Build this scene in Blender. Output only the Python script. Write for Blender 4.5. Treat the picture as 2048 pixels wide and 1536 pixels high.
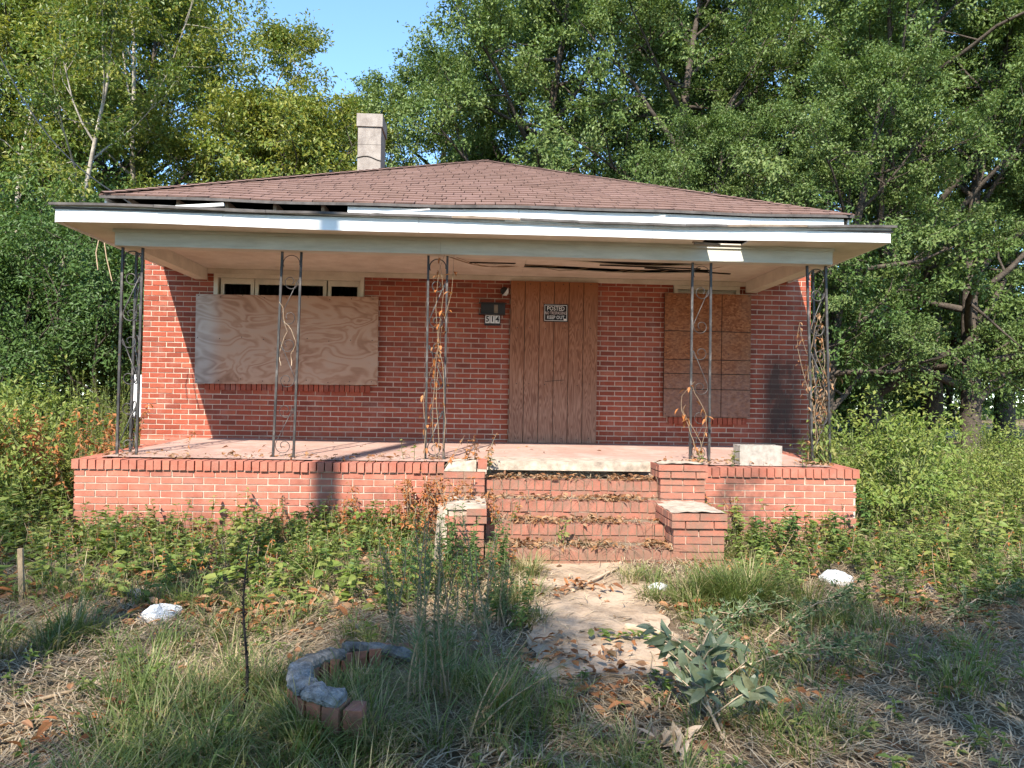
import bpy, math, random
import numpy as np
from mathutils import Matrix, Vector

for o in list(bpy.data.objects):
    bpy.data.objects.remove(o)
SC = bpy.context.scene
COL = SC.collection
rng = np.random.default_rng(7)
random.seed(7)

# ------------------------------------------------------------------ camera
FPX, CZ = 1450.0, 1.55
YAW, PITCH, ROLL = math.radians(2.7), math.atan(29 / FPX), math.radians(1.0)
CAM_R = Matrix.Rotation(-YAW, 3, 'Z') @ Matrix.Rotation(math.pi / 2 + PITCH, 3, 'X') @ Matrix.Rotation(ROLL, 3, 'Z')
cd = bpy.data.cameras.new('camera')
cam = bpy.data.objects.new('camera', cd)
COL.objects.link(cam)
M4 = CAM_R.to_4x4()
M4.translation = (0, 0, CZ)
cam.matrix_world = M4
cd.sensor_width = 36
cd.lens = FPX / 2048 * 36
cd.clip_end = 2000
cd.clip_start = 0.05
SC.camera = cam

# ------------------------------------------------------------------ light
SUN_V = Vector((0.31, 1.0, -1.0)).normalized()          # direction the light travels
w = bpy.data.worlds.new('World')
SC.world = w
w.use_nodes = True
nt = w.node_tree
nt.nodes.clear()
sky = nt.nodes.new('ShaderNodeTexSky')
sky.sky_type = 'NISHITA'
sky.sun_disc = False
sky.sun_elevation = math.asin(-SUN_V.z)
sky.sun_rotation = math.atan2(-SUN_V.x, -SUN_V.y)
sky.air_density = 0.8
sky.dust_density = 0.1
sky.ozone_density = 2.6
bg = nt.nodes.new('ShaderNodeBackground')
bg.inputs['Strength'].default_value = 0.15
wo = nt.nodes.new('ShaderNodeOutputWorld')
tn = nt.nodes.new('ShaderNodeMix')
tn.data_type = 'RGBA'; tn.blend_type = 'MULTIPLY'; tn.inputs[0].default_value = 1.0
tn.inputs[7].default_value = (.84, .96, .96, 1)
nt.links.new(sky.outputs[0], tn.inputs[6])
nt.links.new(tn.outputs[2], bg.inputs[0])
nt.links.new(bg.outputs[0], wo.inputs[0])
sd = bpy.data.lights.new('sun', 'SUN')
sd.energy = 3.6
sd.angle = math.radians(0.5)
sd.color = (1.0, 0.93, 0.82)
sun = bpy.data.objects.new('sun', sd)
COL.objects.link(sun)
sun.rotation_euler = SUN_V.to_track_quat('-Z', 'Y').to_euler()
sun.location = (-5, -15, 20)
SC.view_settings.view_transform = 'Standard'
SC.view_settings.look = 'None'
SC.view_settings.gamma = 1
SC.view_settings.exposure = 1.72
SC.view_settings.use_curve_mapping = False
SC.render.engine = 'CYCLES'
SC.cycles.max_bounces = 7
SC.cycles.diffuse_bounces = 4
SC.cycles.glossy_bounces = 2
SC.cycles.transmission_bounces = 4
SC.cycles.transparent_max_bounces = 6
SC.cycles.caustics_reflective = False
SC.cycles.caustics_refractive = False
SC.cycles.use_denoising = True


# ------------------------------------------------------------------ surveying helpers
def at(px, py, Y):
    d = CAM_R @ Vector(((px - 1024) / FPX, -(py - 768) / FPX, -1.0))
    k = Y / d.y
    return Vector((d.x * k, Y, CZ + d.z * k))


def gz(x, y):
    x = np.asarray(x, float); y = np.asarray(y, float)
    s = np.clip((y - 2.0) / 5.5, 0, 1)
    z = 0.16 * s * s * (3 - 2 * s)
    z = z + 0.016 * np.clip(y - 8, 0, 30) * np.clip((np.abs(x) - 4.5) / 3, 0, 1)
    z = z + 0.03 * np.sin(x * 1.7 + 0.6) * np.sin(y * 1.3 + 1.1) + 0.015 * np.sin(x * 4.1 + y * 2.3)
    return z


def gr(px, py):
    d = CAM_R @ Vector(((px - 1024) / FPX, -(py - 768) / FPX, -1.0))
    z = 0.0
    for _ in range(6):
        k = (z - CZ) / d.z
        z = float(gz(d.x * k, d.y * k))
    return Vector((d.x * k, d.y * k, z))


# ------------------------------------------------------------------ geometry collector
BOXF = np.array([[0, 3, 2, 1], [4, 5, 6, 7], [0, 1, 5, 4], [1, 2, 6, 5], [2, 3, 7, 6], [3, 0, 4, 7]])
UNIT = np.array([[-1, -1, -1], [1, -1, -1], [1, 1, -1], [-1, 1, -1], [-1, -1, 1], [1, -1, 1], [1, 1, 1], [-1, 1, 1]]) * 0.5


def nrm(a):
    a = np.asarray(a, float)
    return a / (np.linalg.norm(a, axis=-1, keepdims=True) + 1e-9)


class Geo:
    def __init__(s):
        s.V, s.Q, s.T, s.rq, s.rt, s.n = [], [], [], [], [], 0

    def add(s, V, F, rnd=None):
        V = np.asarray(V, float).reshape(-1, 3)
        F = np.asarray(F, int)
        r = np.full(len(F), random.random()) if rnd is None else np.broadcast_to(np.asarray(rnd, float), (len(F),))
        if F.shape[1] == 4:
            s.Q.append(F + s.n); s.rq.append(r)
        else:
            s.T.append(F + s.n); s.rt.append(r)
        s.V.append(V); s.n += len(V)
        return s

    def tri_on_last(s, F, base, rnd):
        s.T.append(np.asarray(F) + base); s.rt.append(np.broadcast_to(rnd, (len(F),)))

    def boxes(s, C, S, rnd=None, jit=0.0):
        C = np.asarray(C, float).reshape(-1, 3); S = np.asarray(S, float).reshape(-1, 3)
        n = len(C)
        V = C[:, None, :] + UNIT[None] * S[:, None, :]
        if jit:
            V = V + rng.normal(0, jit, V.shape)
        F = (BOXF[None] + (np.arange(n) * 8)[:, None, None]).reshape(-1, 4)
        r = rng.random(n) if rnd is None else np.broadcast_to(np.asarray(rnd, float), (n,))
        return s.add(V, F, np.repeat(r, 6))

    def box(s, x0, x1, y0, y1, z0, z1, rnd=None):
        return s.boxes([((x0 + x1) / 2, (y0 + y1) / 2, (z0 + z1) / 2)], [(x1 - x0, y1 - y0, z1 - z0)], rnd)

    def hexa(s, pts, rnd=None):
        return s.add(pts, BOXF, rnd)

    def bar(s, p0, p1, a, b=None, rnd=None):
        p0 = np.array(p0, float); p1 = np.array(p1, float); b = b or a
        d = nrm(p1 - p0)
        u = np.array([1.0, 0, 0]) if abs(d[0]) < 0.8 else np.array([0, 1.0, 0])
        v = nrm(np.cross(d, u)); u = np.cross(v, d)
        pts = [p + su * u * a / 2 + sv * v * b / 2 for p in (p0, p1) for su, sv in ((-1, -1), (1, -1), (1, 1), (-1, 1))]
        return s.add(pts, BOXF, rnd)

    def tube(s, P, R, k=5, rnd=None, cap=False):
        P = np.asarray(P, float); m = len(P)
        R = np.broadcast_to(np.asarray(R, float), (m,))
        D = np.gradient(P, axis=0); D = nrm(D)
        u = np.array([0.31, 0.9, 0.17]) if abs(D[0][2]) > 0.5 else np.array([0.1, 0.2, 1.0])
        U = nrm(np.cross(D, u)); W = np.cross(D, U)
        a = np.arange(k) / k * 2 * math.pi
        V = P[:, None, :] + R[:, None, None] * (np.cos(a)[None, :, None] * U[:, None, :] + np.sin(a)[None, :, None] * W[:, None, :])
        i = np.arange(m - 1)[:, None] * k; j = np.arange(k)[None, :]; j2 = (j + 1) % k
        F = np.stack([i + j, i + j2, i + k + j2, i + k + j], -1).reshape(-1, 4)
        b = s.n
        r = random.random() if rnd is None else rnd
        s.add(V, F, r)
        if cap:
            for o, sg in ((0, -1), ((m - 1) * k, 1)):
                idx = [(o, o + q, o + q + 1) for q in range(1, k - 1)]
                s.tri_on_last(idx, b, r)
        return s

    def sheet(s, X, Y, Z, rnd=None):
        """grid surface from 2-D arrays"""
        n, m = X.shape
        V = np.stack([X, Y, Z], -1).reshape(-1, 3)
        i = np.arange(n - 1)[:, None] * m; j = np.arange(m - 1)[None, :]
        F = np.stack([i + j, i + j + 1, i + m + j + 1, i + m + j], -1).reshape(-1, 4)
        return s.add(V, F, 0.5 if rnd is None else rnd)

    def leaves(s, P, A, N, L, W, rnd=None, droop=0.12):
        """four-cornered leaves, base at P, along A"""
        n = len(P)
        A = nrm(A); S = nrm(np.cross(A, N)); N = np.cross(S, A)
        L = np.broadcast_to(L, (n,))[:, None]; W = np.broadcast_to(W, (n,))[:, None]
        mid = P + A * L * 0.45 - N * L * 0.0
        V = np.stack([P, mid + S * W / 2 + N * L * droop, P + A * L - N * L * droop, mid - S * W / 2 + N * L * droop], 1)
        F = np.arange(n * 4).reshape(n, 4)
        return s.add(V, F, rng.random(n) if rnd is None else rnd)

    def bigleaves(s, P, A, N, L, W, rnd=None, curl=0.25, fold=0.15):
        """folded, pointed leaves of eight triangles"""
        n = len(P)
        A = nrm(A); S = nrm(np.cross(A, N)); N = np.cross(S, A)
        L = np.broadcast_to(L, (n,))[:, None]; W = np.broadcast_to(W, (n,))[:, None]
        def pt(a, b):
            return P + A * L * a + S * W * b + N * (fold * abs(b) * W - curl * L * a * a)
        V = np.stack([pt(0, 0), pt(.3, .48), pt(.33, 0), pt(.3, -.48), pt(.68, .36), pt(.7, 0), pt(.68, -.36), pt(1, 0)], 1)
        q = np.array([[2, 1, 4, 5], [3, 2, 5, 6]]); t = np.array([[0, 1, 2], [0, 2, 3], [5, 4, 7], [6, 5, 7]])
        r = rng.random(n) if rnd is None else np.broadcast_to(rnd, (n,))
        b = s.n
        s.add(V, (q[None] + (np.arange(n) * 8)[:, None, None]).reshape(-1, 4), np.repeat(r, 2))
        s.T.append((t[None] + (np.arange(n) * 8)[:, None, None]).reshape(-1, 3) + b); s.rt.append(np.repeat(r, 4))
        return s

    def blades(s, P, D, H, B, W, rnd=None):
        """grass blades from P leaning along D by bend B"""
        n = len(P)
        D = nrm(D); up = np.array([0, 0, 1.0])
        side = nrm(np.cross(D, up)); H = np.broadcast_to(H, (n,))[:, None]; B = np.broadcast_to(B, (n,))[:, None]; W = np.broadcast_to(W, (n,))[:, None]
        def c(t):
            return P + up * H * (t - 0.45 * B * t * t) + D * H * B * t ** 1.8
        V = np.stack([c(0) - side * W / 2, c(0) + side * W / 2, c(.4) - side * W * .45, c(.4) + side * W * .45,
                      c(.75) - side * W * .3, c(.75) + side * W * .3, c(1.0)], 1)
        r = rng.random(n) if rnd is None else np.broadcast_to(rnd, (n,))
        b = s.n
        q = np.array([[0, 1, 3, 2], [2, 3, 5, 4]])
        s.add(V, (q[None] + (np.arange(n) * 7)[:, None, None]).reshape(-1, 4), np.repeat(r, 2))
        s.T.append((np.array([[4, 5, 6]])[None] + (np.arange(n) * 7)[:, None, None]).reshape(-1, 3) + b); s.rt.append(r)
        return s

    def mesh(s, name, mat, smooth=False, origin=(0, 0, 0)):
        V = np.concatenate(s.V) - np.array(origin, float)
        Q = np.concatenate(s.Q) if s.Q else np.zeros((0, 4), int)
        T = np.concatenate(s.T) if s.T else np.zeros((0, 3), int)
        r = np.concatenate([np.concatenate(s.rq) if s.rq else np.zeros(0), np.concatenate(s.rt) if s.rt else np.zeros(0)])
        me = bpy.data.meshes.new(name)
        me.vertices.add(len(V)); me.vertices.foreach_set('co', V.astype(np.float32).ravel())
        me.loops.add(len(Q) * 4 + len(T) * 3)
        me.loops.foreach_set('vertex_index', np.concatenate([Q.ravel(), T.ravel()]).astype(np.int32))
        me.polygons.add(len(Q) + len(T))
        st = np.concatenate([np.arange(len(Q)) * 4, len(Q) * 4 + np.arange(len(T)) * 3]).astype(np.int32)
        me.polygons.foreach_set('loop_start', st)
        me.polygons.foreach_set('use_smooth', np.full(len(st), smooth))
        at_ = me.attributes.new('rnd', 'FLOAT', 'FACE'); at_.data.foreach_set('value', r.astype(np.float32))
        me.update(calc_edges=True)
        if mat: me.materials.append(mat)
        return me


WORLD = {}


def obj(name, data, loc=(0, 0, 0), parent=None, rot=(0, 0, 0), scale=(1, 1, 1), label=None, cat=None, group=None, kind=None):
    """link one object; loc is in world space while the parents are unrotated"""
    o = bpy.data.objects.new(name, data)
    COL.objects.link(o)
    loc = Vector(loc)
    WORLD[o.name] = loc.copy()
    if parent is not None:
        o.parent = parent
        o.location = loc - WORLD[parent.name]
    else:
        o.location = loc
    o.rotation_euler = rot
    o.scale = scale
    if label: o['label'] = label
    if cat: o['category'] = cat
    if group: o['group'] = group
    if kind: o['kind'] = kind
    return o


def part(name, geo, mat, parent, smooth=False, label=None, kind=None):
    """one mesh part in world coordinates under its thing"""
    org = WORLD[parent.name]
    return obj(name, geo.mesh(name, mat, smooth, org), org, parent, label=label, kind=kind)


def solo(name, geo, mat, label, cat, org=None, smooth=False, group=None, kind=None):
    org = Vector((0, 0, 0)) if org is None else Vector(org)
    return obj(name, geo.mesh(name, mat, smooth, org), org, None, label=label, cat=cat, group=group, kind=kind)


def copy_tree(root, loc, rz, sc, label, group=None):
    r = root.copy(); COL.objects.link(r)
    r.location = loc; r.rotation_euler = (0, 0, rz); r.scale = (sc, sc, sc) if not isinstance(sc, tuple) else sc
    r['label'] = label
    if group: r['group'] = group
    for ch in root.children:
        c = ch.copy(); COL.objects.link(c); c.parent = r
        for g in ch.children:
            d = g.copy(); COL.objects.link(d); d.parent = c
    return r


# ------------------------------------------------------------------ materials
class NT:
    def __init__(s, name):
        s.m = bpy.data.materials.new(name); s.m.use_nodes = True
        s.t = s.m.node_tree; s.t.nodes.clear()
        s.out = s.n('ShaderNodeOutputMaterial')
        s.b = s.n('ShaderNodeBsdfPrincipled')
        s.l(s.b.outputs[0], s.out.inputs[0])
        s._pos = None

    def n(s, k, **kw):
        x = s.t.nodes.new(k)
        for a, v in kw.items(): setattr(x, a, v)
        return x

    def l(s, a, b): s.t.links.new(a, b)

    def set(s, i, v):
        if hasattr(v, 'is_output') or isinstance(v, bpy.types.NodeSocket): s.l(v, i)
        elif isinstance(v, (tuple, list)) and len(v) == 3 and i.type == 'RGBA': i.default_value = (*v, 1)
        else: i.default_value = v

    def pos(s):
        if s._pos is None: s._pos = s.n('ShaderNodeNewGeometry').outputs['Position']
        return s._pos

    def objpos(s): return s.n('ShaderNodeTexCoord').outputs['Object']

    def map(s, v, sc=(1, 1, 1), loc=(0, 0, 0)):
        x = s.n('ShaderNodeMapping'); s.l(v, x.inputs[0]); x.inputs['Scale'].default_value = sc; x.inputs['Location'].default_value = loc
        return x.outputs[0]

    def noise(s, v, scale, detail=4, rough=.55, dist=0):
        x = s.n('ShaderNodeTexNoise'); s.l(v, x.inputs['Vector'])
        x.inputs['Scale'].default_value = scale; x.inputs['Detail'].default_value = detail
        x.inputs['Roughness'].default_value = rough; x.inputs['Distortion'].default_value = dist
        return x.outputs['Fac']

    def ramp(s, f, stops, interp='LINEAR'):
        x = s.n('ShaderNodeValToRGB'); s.set(x.inputs[0], f)
        e = x.color_ramp.elements; x.color_ramp.interpolation = interp
        while len(e) < len(stops): e.new(.5)
        for q, (p, c) in zip(e, stops):
            q.position = p; q.color = (c, c, c, 1) if isinstance(c, (int, float)) else (*c, 1)
        return x.outputs[0]

    def math(s, op, a, b=0.0, c=None):
        x = s.n('ShaderNodeMath', operation=op); s.set(x.inputs[0], a); s.set(x.inputs[1], b)
        if c is not None: s.set(x.inputs[2], c)
        return x.outputs[0]

    def mix(s, f, a, b, mode='MIX'):
        x = s.n('ShaderNodeMix', data_type='RGBA', blend_type=mode)
        s.set(x.inputs[0], f); s.set(x.inputs[6], a); s.set(x.inputs[7], b)
        return x.outputs[2]

    def rnd(s):
        a = s.n('ShaderNodeAttribute', attribute_name='rnd').outputs['Fac']
        o = s.n('ShaderNodeObjectInfo').outputs['Random']
        return s.math('FRACT', s.math('ADD', a, o))

    def attr(s): return s.n('ShaderNodeAttribute', attribute_name='rnd').outputs['Fac']

    def bump(s, h, st=.3, d=.01):
        x = s.n('ShaderNodeBump'); s.l(h, x.inputs['Height']); x.inputs['Strength'].default_value = st; x.inputs['Distance'].default_value = d
        s.l(x.outputs[0], s.b.inputs['Normal'])

    def base(s, c, rough=.8, spec=.3):
        s.set(s.b.inputs['Base Color'], c); s.set(s.b.inputs['Roughness'], rough); s.b.inputs['Specular IOR Level'].default_value = spec
        return s.m


def sc3(c, k): return tuple(min(1, v * k) for v in c)


def simple(name, c, rough=.8, var=.25, scale=8, bump=.2, spec=.3, c2=None, bd=.004):
    m = NT(name)
    f = m.noise(m.pos(), scale, 5, .65)
    m.bump(m.noise(m.pos(), scale * 4, 4), bump, bd)
    return m.base(m.ramp(f, [(.3, sc3(c, 1 - var)), (.7, c2 or sc3(c, 1 + var))]), rough, spec)


def leafmat(name, cols, trans=.35, rough=.5, spec=.25, jitter=True):
    m = NT(name)
    r = m.rnd() if jitter else m.attr()
    k = len(cols)
    c = m.ramp(r, [((i + .0) / max(1, k - 1), q) for i, q in enumerate(cols)])
    m.base(c, rough, spec)
    t = m.n('ShaderNodeBsdfTranslucent'); m.l(m.mix(1.0, c, (1.0, 1.0, .55), 'MULTIPLY'), t.inputs[0])
    x = m.n('ShaderNodeMixShader'); x.inputs[0].default_value = trans
    m.l(m.b.outputs[0], x.inputs[1]); m.l(t.outputs[0], x.inputs[2]); m.l(x.outputs[0], m.out.inputs[0])
    return m.m


def boxmask(m, x0, x1, z0, z1, soft):
    sx = m.n('ShaderNodeSeparateXYZ'); m.l(m.pos(), sx.inputs[0])
    def ss(v, a, b):
        q = m.n('ShaderNodeMapRange', interpolation_type='SMOOTHSTEP'); m.l(v, q.inputs[0])
        q.inputs[1].default_value = a; q.inputs[2].default_value = b
        return q.outputs[0]
    fx = m.math('MULTIPLY', ss(sx.outputs[0], x0 - soft, x0 + soft), ss(sx.outputs[0], x1 + soft, x1 - soft))
    fz = m.math('MULTIPLY', ss(sx.outputs[2], z0 - soft, z0 + soft), ss(sx.outputs[2], z1 + soft, z1 - soft))
    return m.math('MULTIPLY', fx, fz)


def brickmat(name, cols, mort=False):
    m = NT(name)
    p = m.pos()
    if mort:
        c = m.ramp(m.noise(p, 9, 5, .7), [(.3, cols[0]), (.7, cols[1])])
    else:
        c = m.ramp(m.rnd(), [(i / (len(cols) - 1), q) for i, q in enumerate(cols)])
        c = m.mix(m.ramp(m.noise(p, 30, 5, .7), [(.35, 0.0), (.75, .35)]), c, (.10, .035, .03))
        c = m.mix(m.ramp(m.noise(p, 4, 5, .75), [(.5, 0.0), (.8, .3)]), c, (.46, .33, .27))
        lit_fade = m.math('MULTIPLY', boxmask(m, -6, 6, -.5, .97, .02), m.ramp(m.noise(p, 6, 5, .75), [(.3, .35), (.7, .9)]))  # porch brick below the floor: fading plus its sunlit tone, put into the colour
        c = m.mix(m.math('MULTIPLY', lit_fade, .62), c, (.49, .225, .16))
    # mould and algae: tall stain by the right window, dark film on the porch ledge
    st = m.math('MULTIPLY', boxmask(m, 3.92, 4.4, .9, 2.15, .16), m.ramp(m.noise(m.map(p, (1, 1, .5)), 5, 5, .7), [(.3, .25), (.6, 1.0)]))
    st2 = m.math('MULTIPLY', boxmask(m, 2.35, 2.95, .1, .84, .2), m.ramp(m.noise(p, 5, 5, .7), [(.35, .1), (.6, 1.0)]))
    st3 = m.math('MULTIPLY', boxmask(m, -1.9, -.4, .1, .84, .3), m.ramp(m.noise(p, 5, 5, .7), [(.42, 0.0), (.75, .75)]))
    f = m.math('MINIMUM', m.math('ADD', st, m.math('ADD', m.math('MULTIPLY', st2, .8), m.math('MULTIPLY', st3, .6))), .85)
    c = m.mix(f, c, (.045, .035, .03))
    gr_ = m.math('MULTIPLY', boxmask(m, -4.2, 4.2, -.4, .33, .12), m.ramp(m.noise(p, 7, 5, .75), [(.35, .15), (.65, .8)]))
    c = m.mix(gr_, c, (.15, .105, .07))
    # rain streaks down the wall and soil splashed over the steps
    sk = m.math('MULTIPLY', m.ramp(m.noise(m.map(p, (1, 1, .10)), 6, 5, .7), [(.58, 0.0), (.8, .35)]), m.ramp(m.noise(p, 1.1, 3), [(.4, .2), (.65, 1.0)]))
    c = m.mix(sk, c, (.10, .055, .045))
    sp = m.math('MULTIPLY', boxmask(m, -.45, 2.3, -.2, .9, .05), m.ramp(m.noise(p, 8, 5, .75), [(.36, .1), (.62, .85)]))
    c = m.mix(sp, c, (.20, .12, .085))
    m.bump(m.noise(p, 90, 4, .7), .5, .004)
    return m.base(c, .9, .2)


M = {}
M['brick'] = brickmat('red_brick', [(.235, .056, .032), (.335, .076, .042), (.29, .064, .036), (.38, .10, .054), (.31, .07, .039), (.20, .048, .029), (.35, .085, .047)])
M['mortar'] = brickmat('tan_mortar', [(.46, .35, .27), (.60, .48, .39)], True)
M['mortar_dirty'] = simple('stained_mortar', (.20, .15, .11), .95, .4, 9, .4, .1)
M['concrete'] = simple('pale_concrete', (.37, .30, .235), .95, .42, 11, .6, .1)
M['block'] = simple('grey_block', (.32, .285, .245), .95, .3, 16, .6, .1)
M['fascia'] = simple('white_fascia_paint', (.74, .74, .72), .55, .12, 2.5, .15, .3)
M['cream'] = simple('cream_trim_paint', (.62, .57, .47), .6, .12, 5, .15, .3)
M['grey_trim'] = simple('grey_weathered_trim', (.42, .41, .39), .7, .25, 6, .2, .2)
M['void'] = simple('dark_attic_wood', (.03, .025, .02), .9, .3, 5)
M['old_wood'] = simple('weathered_board', (.20, .15, .11), .9, .3, 9, .3)
M['white_plastic'] = simple('white_plastic', (.75, .76, .76), .45, .08, 20, .3, .4)
M['black_metal'] = simple('black_metal', (.018, .016, .016), .5, .3, 20, .1, .4)
M['white_ink'] = simple('white_ink', (.75, .72, .70), .7, .05, 20, 0)
M['pink_ink'] = simple('faded_ink', (.62, .50, .48), .7, .05, 20, 0)
M['black_ink'] = simple('black_ink', (.012, .012, .014), .6, .05, 20, 0)
M['glass'] = NT('window_glass').base((.012, .013, .015), .06, .5)
M['curtain'] = simple('grey_curtain', (.07, .065, .065), .9, .3, 30)
M['bark_dark'] = simple('dark_bark', (.075, .06, .048), .95, .45, 7, .8, .1, bd=.03)
M['bark_pale'] = simple('pale_bark', (.30, .26, .21), .9, .4, 5, .6, .1, bd=.02)
M['stem'] = simple('green_stem', (.10, .12, .04), .8, .3, 20)
M['dry_stem'] = simple('dry_stem', (.26, .19, .12), .9, .3, 20)
M['black_stem'] = simple('blackened_stem', (.022, .018, .016), .9, .4, 30)
M['stick'] = simple('barkless_stick', (.42, .31, .21), .9, .25, 15, .3)
M['bag'] = simple('dirty_white_plastic', (.56, .56, .56), .4, .2, 26, .8, .4, (.76, .77, .78), .02)
M['cloth'] = simple('blue_grey_cloth', (.05, .06, .075), .9, .3, 14, .3)
M['cable'] = simple('black_cable', (.015, .015, .015), .6, .1)


def m_beam():
    m = NT('beam_paint'); p = m.pos()
    f = m.noise(m.map(p, (.6, 1, 4)), 4, 5, .7)
    c = m.ramp(f, [(.3, (.43, .41, .34)), (.7, (.58, .56, .48))])
    d = m.ramp(m.noise(m.map(p, (2.5, 2.5, 6)), 9, 6, .8), [(.6, 0.0), (.75, .5)])
    return m.base(m.mix(d, c, (.22, .19, .15)), .65, .3)


def m_soffit():
    m = NT('soffit_paint'); p = m.pos()
    c = m.ramp(m.noise(p, 3, 5, .7), [(.3, (.50, .44, .35)), (.7, (.68, .62, .52))])
    d = m.ramp(m.noise(m.map(p, (.8, 5, 1)), 7, 6, .8), [(.62, 0.0), (.78, .45)])
    return m.base(m.mix(d, c, (.25, .19, .14)), .75, .2)


def m_shingle():
    m = NT('brown_shingle'); p = m.pos()
    c = m.ramp(m.rnd(), [(0, (.165, .10, .077)), (.3, (.185, .113, .088)), (.6, (.20, .122, .095)), (.85, (.175, .108, .086)), (1, (.215, .134, .106))])
    c = m.mix(m.ramp(m.noise(p, 1.3, 5, .6), [(.4, 0.0), (.75, .3)]), c, (.25, .15, .13))
    c = m.mix(m.ramp(m.noise(p, 160, 2, .6), [(.4, 0.0), (.65, .5)]), c, (.06, .035, .033))
    m.bump(m.noise(p, 200, 2), .5, .003)
    return m.base(c, .95, .2)


def m_ply():
    m = NT('weathered_plywood'); p = m.pos()
    q = m.map(p, (.95, 1, 1.8))
    a = m.noise(q, 1.5, 2.5, .5, .9)
    rings = m.math('SINE', m.math('MULTIPLY', a, 62.0))
    b = m.noise(m.map(p, (3, 1, 40)), 3, 4, .7)
    f = m.math('ADD', m.math('MULTIPLY', rings, .12), m.math('ADD', m.math('MULTIPLY', m.noise(q, 1.3, 3, .6, .5), .75), m.math('MULTIPLY', b, .22)))
    c = m.ramp(f, [(.22, (.23, .115, .07)), (.42, (.36, .205, .135)), (.6, (.44, .28, .195)), (.85, (.41, .30, .23))])
    g = boxmask(m, -4.2, -3.45, 1.0, 3.2, .13)
    c = m.mix(m.math('MULTIPLY', g, .75), c, m.ramp(f, [(.25, (.27, .235, .21)), (.7, (.46, .43, .40))]))
    sx = m.n('ShaderNodeSeparateXYZ'); m.l(p, sx.inputs[0])
    m.bump(b, .25, .003)
    return m.base(c, .85, .2)


def m_t111():
    m = NT('weathered_siding'); p = m.pos()
    q = m.map(p, (5.5, 1, .55))
    a = m.noise(q, 1.6, 3, .5, .35)
    # tight vertical grain rings
    rings = m.math('SINE', m.math('MULTIPLY', a, 120.0))
    b = m.noise(m.map(p, (60, 1, 1.6)), 2, 4, .7)
    f = m.math('ADD', m.math('MULTIPLY', rings, .17), m.math('ADD', m.math('MULTIPLY', b, .4), m.math('MULTIPLY', m.noise(p, 1.5, 3), .5)))
    c = m.ramp(f, [(.2, (.17, .068, .036)), (.45, (.28, .118, .065)), (.8, (.38, .19, .115))])
    g = boxmask(m, 0, 2, .3, 1.75, .5)
    c = m.mix(m.math('MULTIPLY', g, .45), c, m.ramp(f, [(.25, (.16, .10, .08)), (.7, (.33, .24, .19))]))
    c = m.mix(boxmask(m, .3, 1.7, 3.0, 3.3, .2), c, (.30, .12, .05))
    m.bump(f, .3, .003)
    return m.base(c, .85, .2)


def m_osb():
    m = NT('strand_board'); p = m.pos()
    v = m.n('ShaderNodeTexVoronoi'); m.l(m.map(p, (1, 1, 1.5)), v.inputs['Vector']); v.inputs['Scale'].default_value = 34
    s = m.n('ShaderNodeSeparateColor'); m.l(v.outputs['Color'], s.inputs[0])
    c = m.ramp(s.outputs[0], [(0, (.17, .052, .02)), (.5, (.26, .092, .036)), (1, (.34, .135, .06))])
    c = m.mix(m.ramp(m.noise(p, 2.2, 4, .6), [(.45, 0.0), (.75, .45)]), c, (.21, .13, .09))
    g = boxmask(m, 2, 4.2, .8, 1.95, .35)
    c = m.mix(m.math('MULTIPLY', g, .45), c, m.ramp(m.noise(p, 16, 4), [(.3, (.12, .085, .075)), (.7, (.26, .20, .18))]))
    return m.base(c, .85, .2)


def m_floor():
    m = NT('red_painted_porch_floor'); p = m.pos()
    c = m.ramp(m.noise(p, 1.6, 6, .7), [(.3, (.32, .19, .15)), (.7, (.43, .29, .24))])
    c = m.mix(m.ramp(m.noise(p, 12, 5, .75), [(.5, 0.0), (.68, .75)]), c, (.27, .19, .14))
    c = m.mix(m.ramp(m.noise(p, 2.5, 5, .75), [(.5, 0.0), (.75, .4)]), c, (.62, .5, .45))
    m.bump(m.noise(p, 40, 4), .2, .003)
    return m.base(c, .8, .25)


def m_iron():
    m = NT('chalky_black_iron'); p = m.pos()
    c = m.ramp(m.noise(m.map(p, (1, 1, .5)), 14, 5, .7), [(.35, (.012, .011, .011)), (.55, (.04, .035, .032)), (.75, (.17, .15, .135))])
    c = m.mix(m.ramp(m.noise(p, 22, 4, .7), [(.6, 0.0), (.75, .7)]), c, (.12, .05, .025))
    return m.base(c, .5, .5)


def m_ground():
    m = NT('bare_soil'); p = m.pos()
    c = m.ramp(m.noise(p, 2.2, 6, .7), [(.3, (.11, .075, .048)), (.55, (.18, .125, .08)), (.75, (.27, .19, .125))])
    c = m.mix(m.ramp(m.noise(p, 45, 4, .7), [(.45, 0.0), (.7, .7)]), c, (.22, .175, .12))
    c = m.mix(m.ramp(m.noise(p, .6, 4, .6), [(.45, 0.0), (.7, .5)]), c, (.06, .075, .03))
    m.bump(m.noise(p, 30, 6, .75), .8, .03)
    return m.base(c, .95, .1)


def m_path():
    m = NT('old_path_concrete'); p = m.pos()
    c = m.ramp(m.noise(p, 5, 6, .75), [(.3, (.37, .265, .18)), (.7, (.55, .425, .31))])
    c = m.mix(m.ramp(m.noise(p, 2.5, 6, .8), [(.44, 0.0), (.58, .85)]), c, (.25, .175, .115))
    c = m.mix(m.ramp(m.noise(p, 60, 3, .7), [(.55, 0.0), (.7, .5)]), c, (.2, .16, .13))
    m.bump(m.noise(p, 50, 5, .7), .5, .008)
    return m.base(c, .95, .1)


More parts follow.
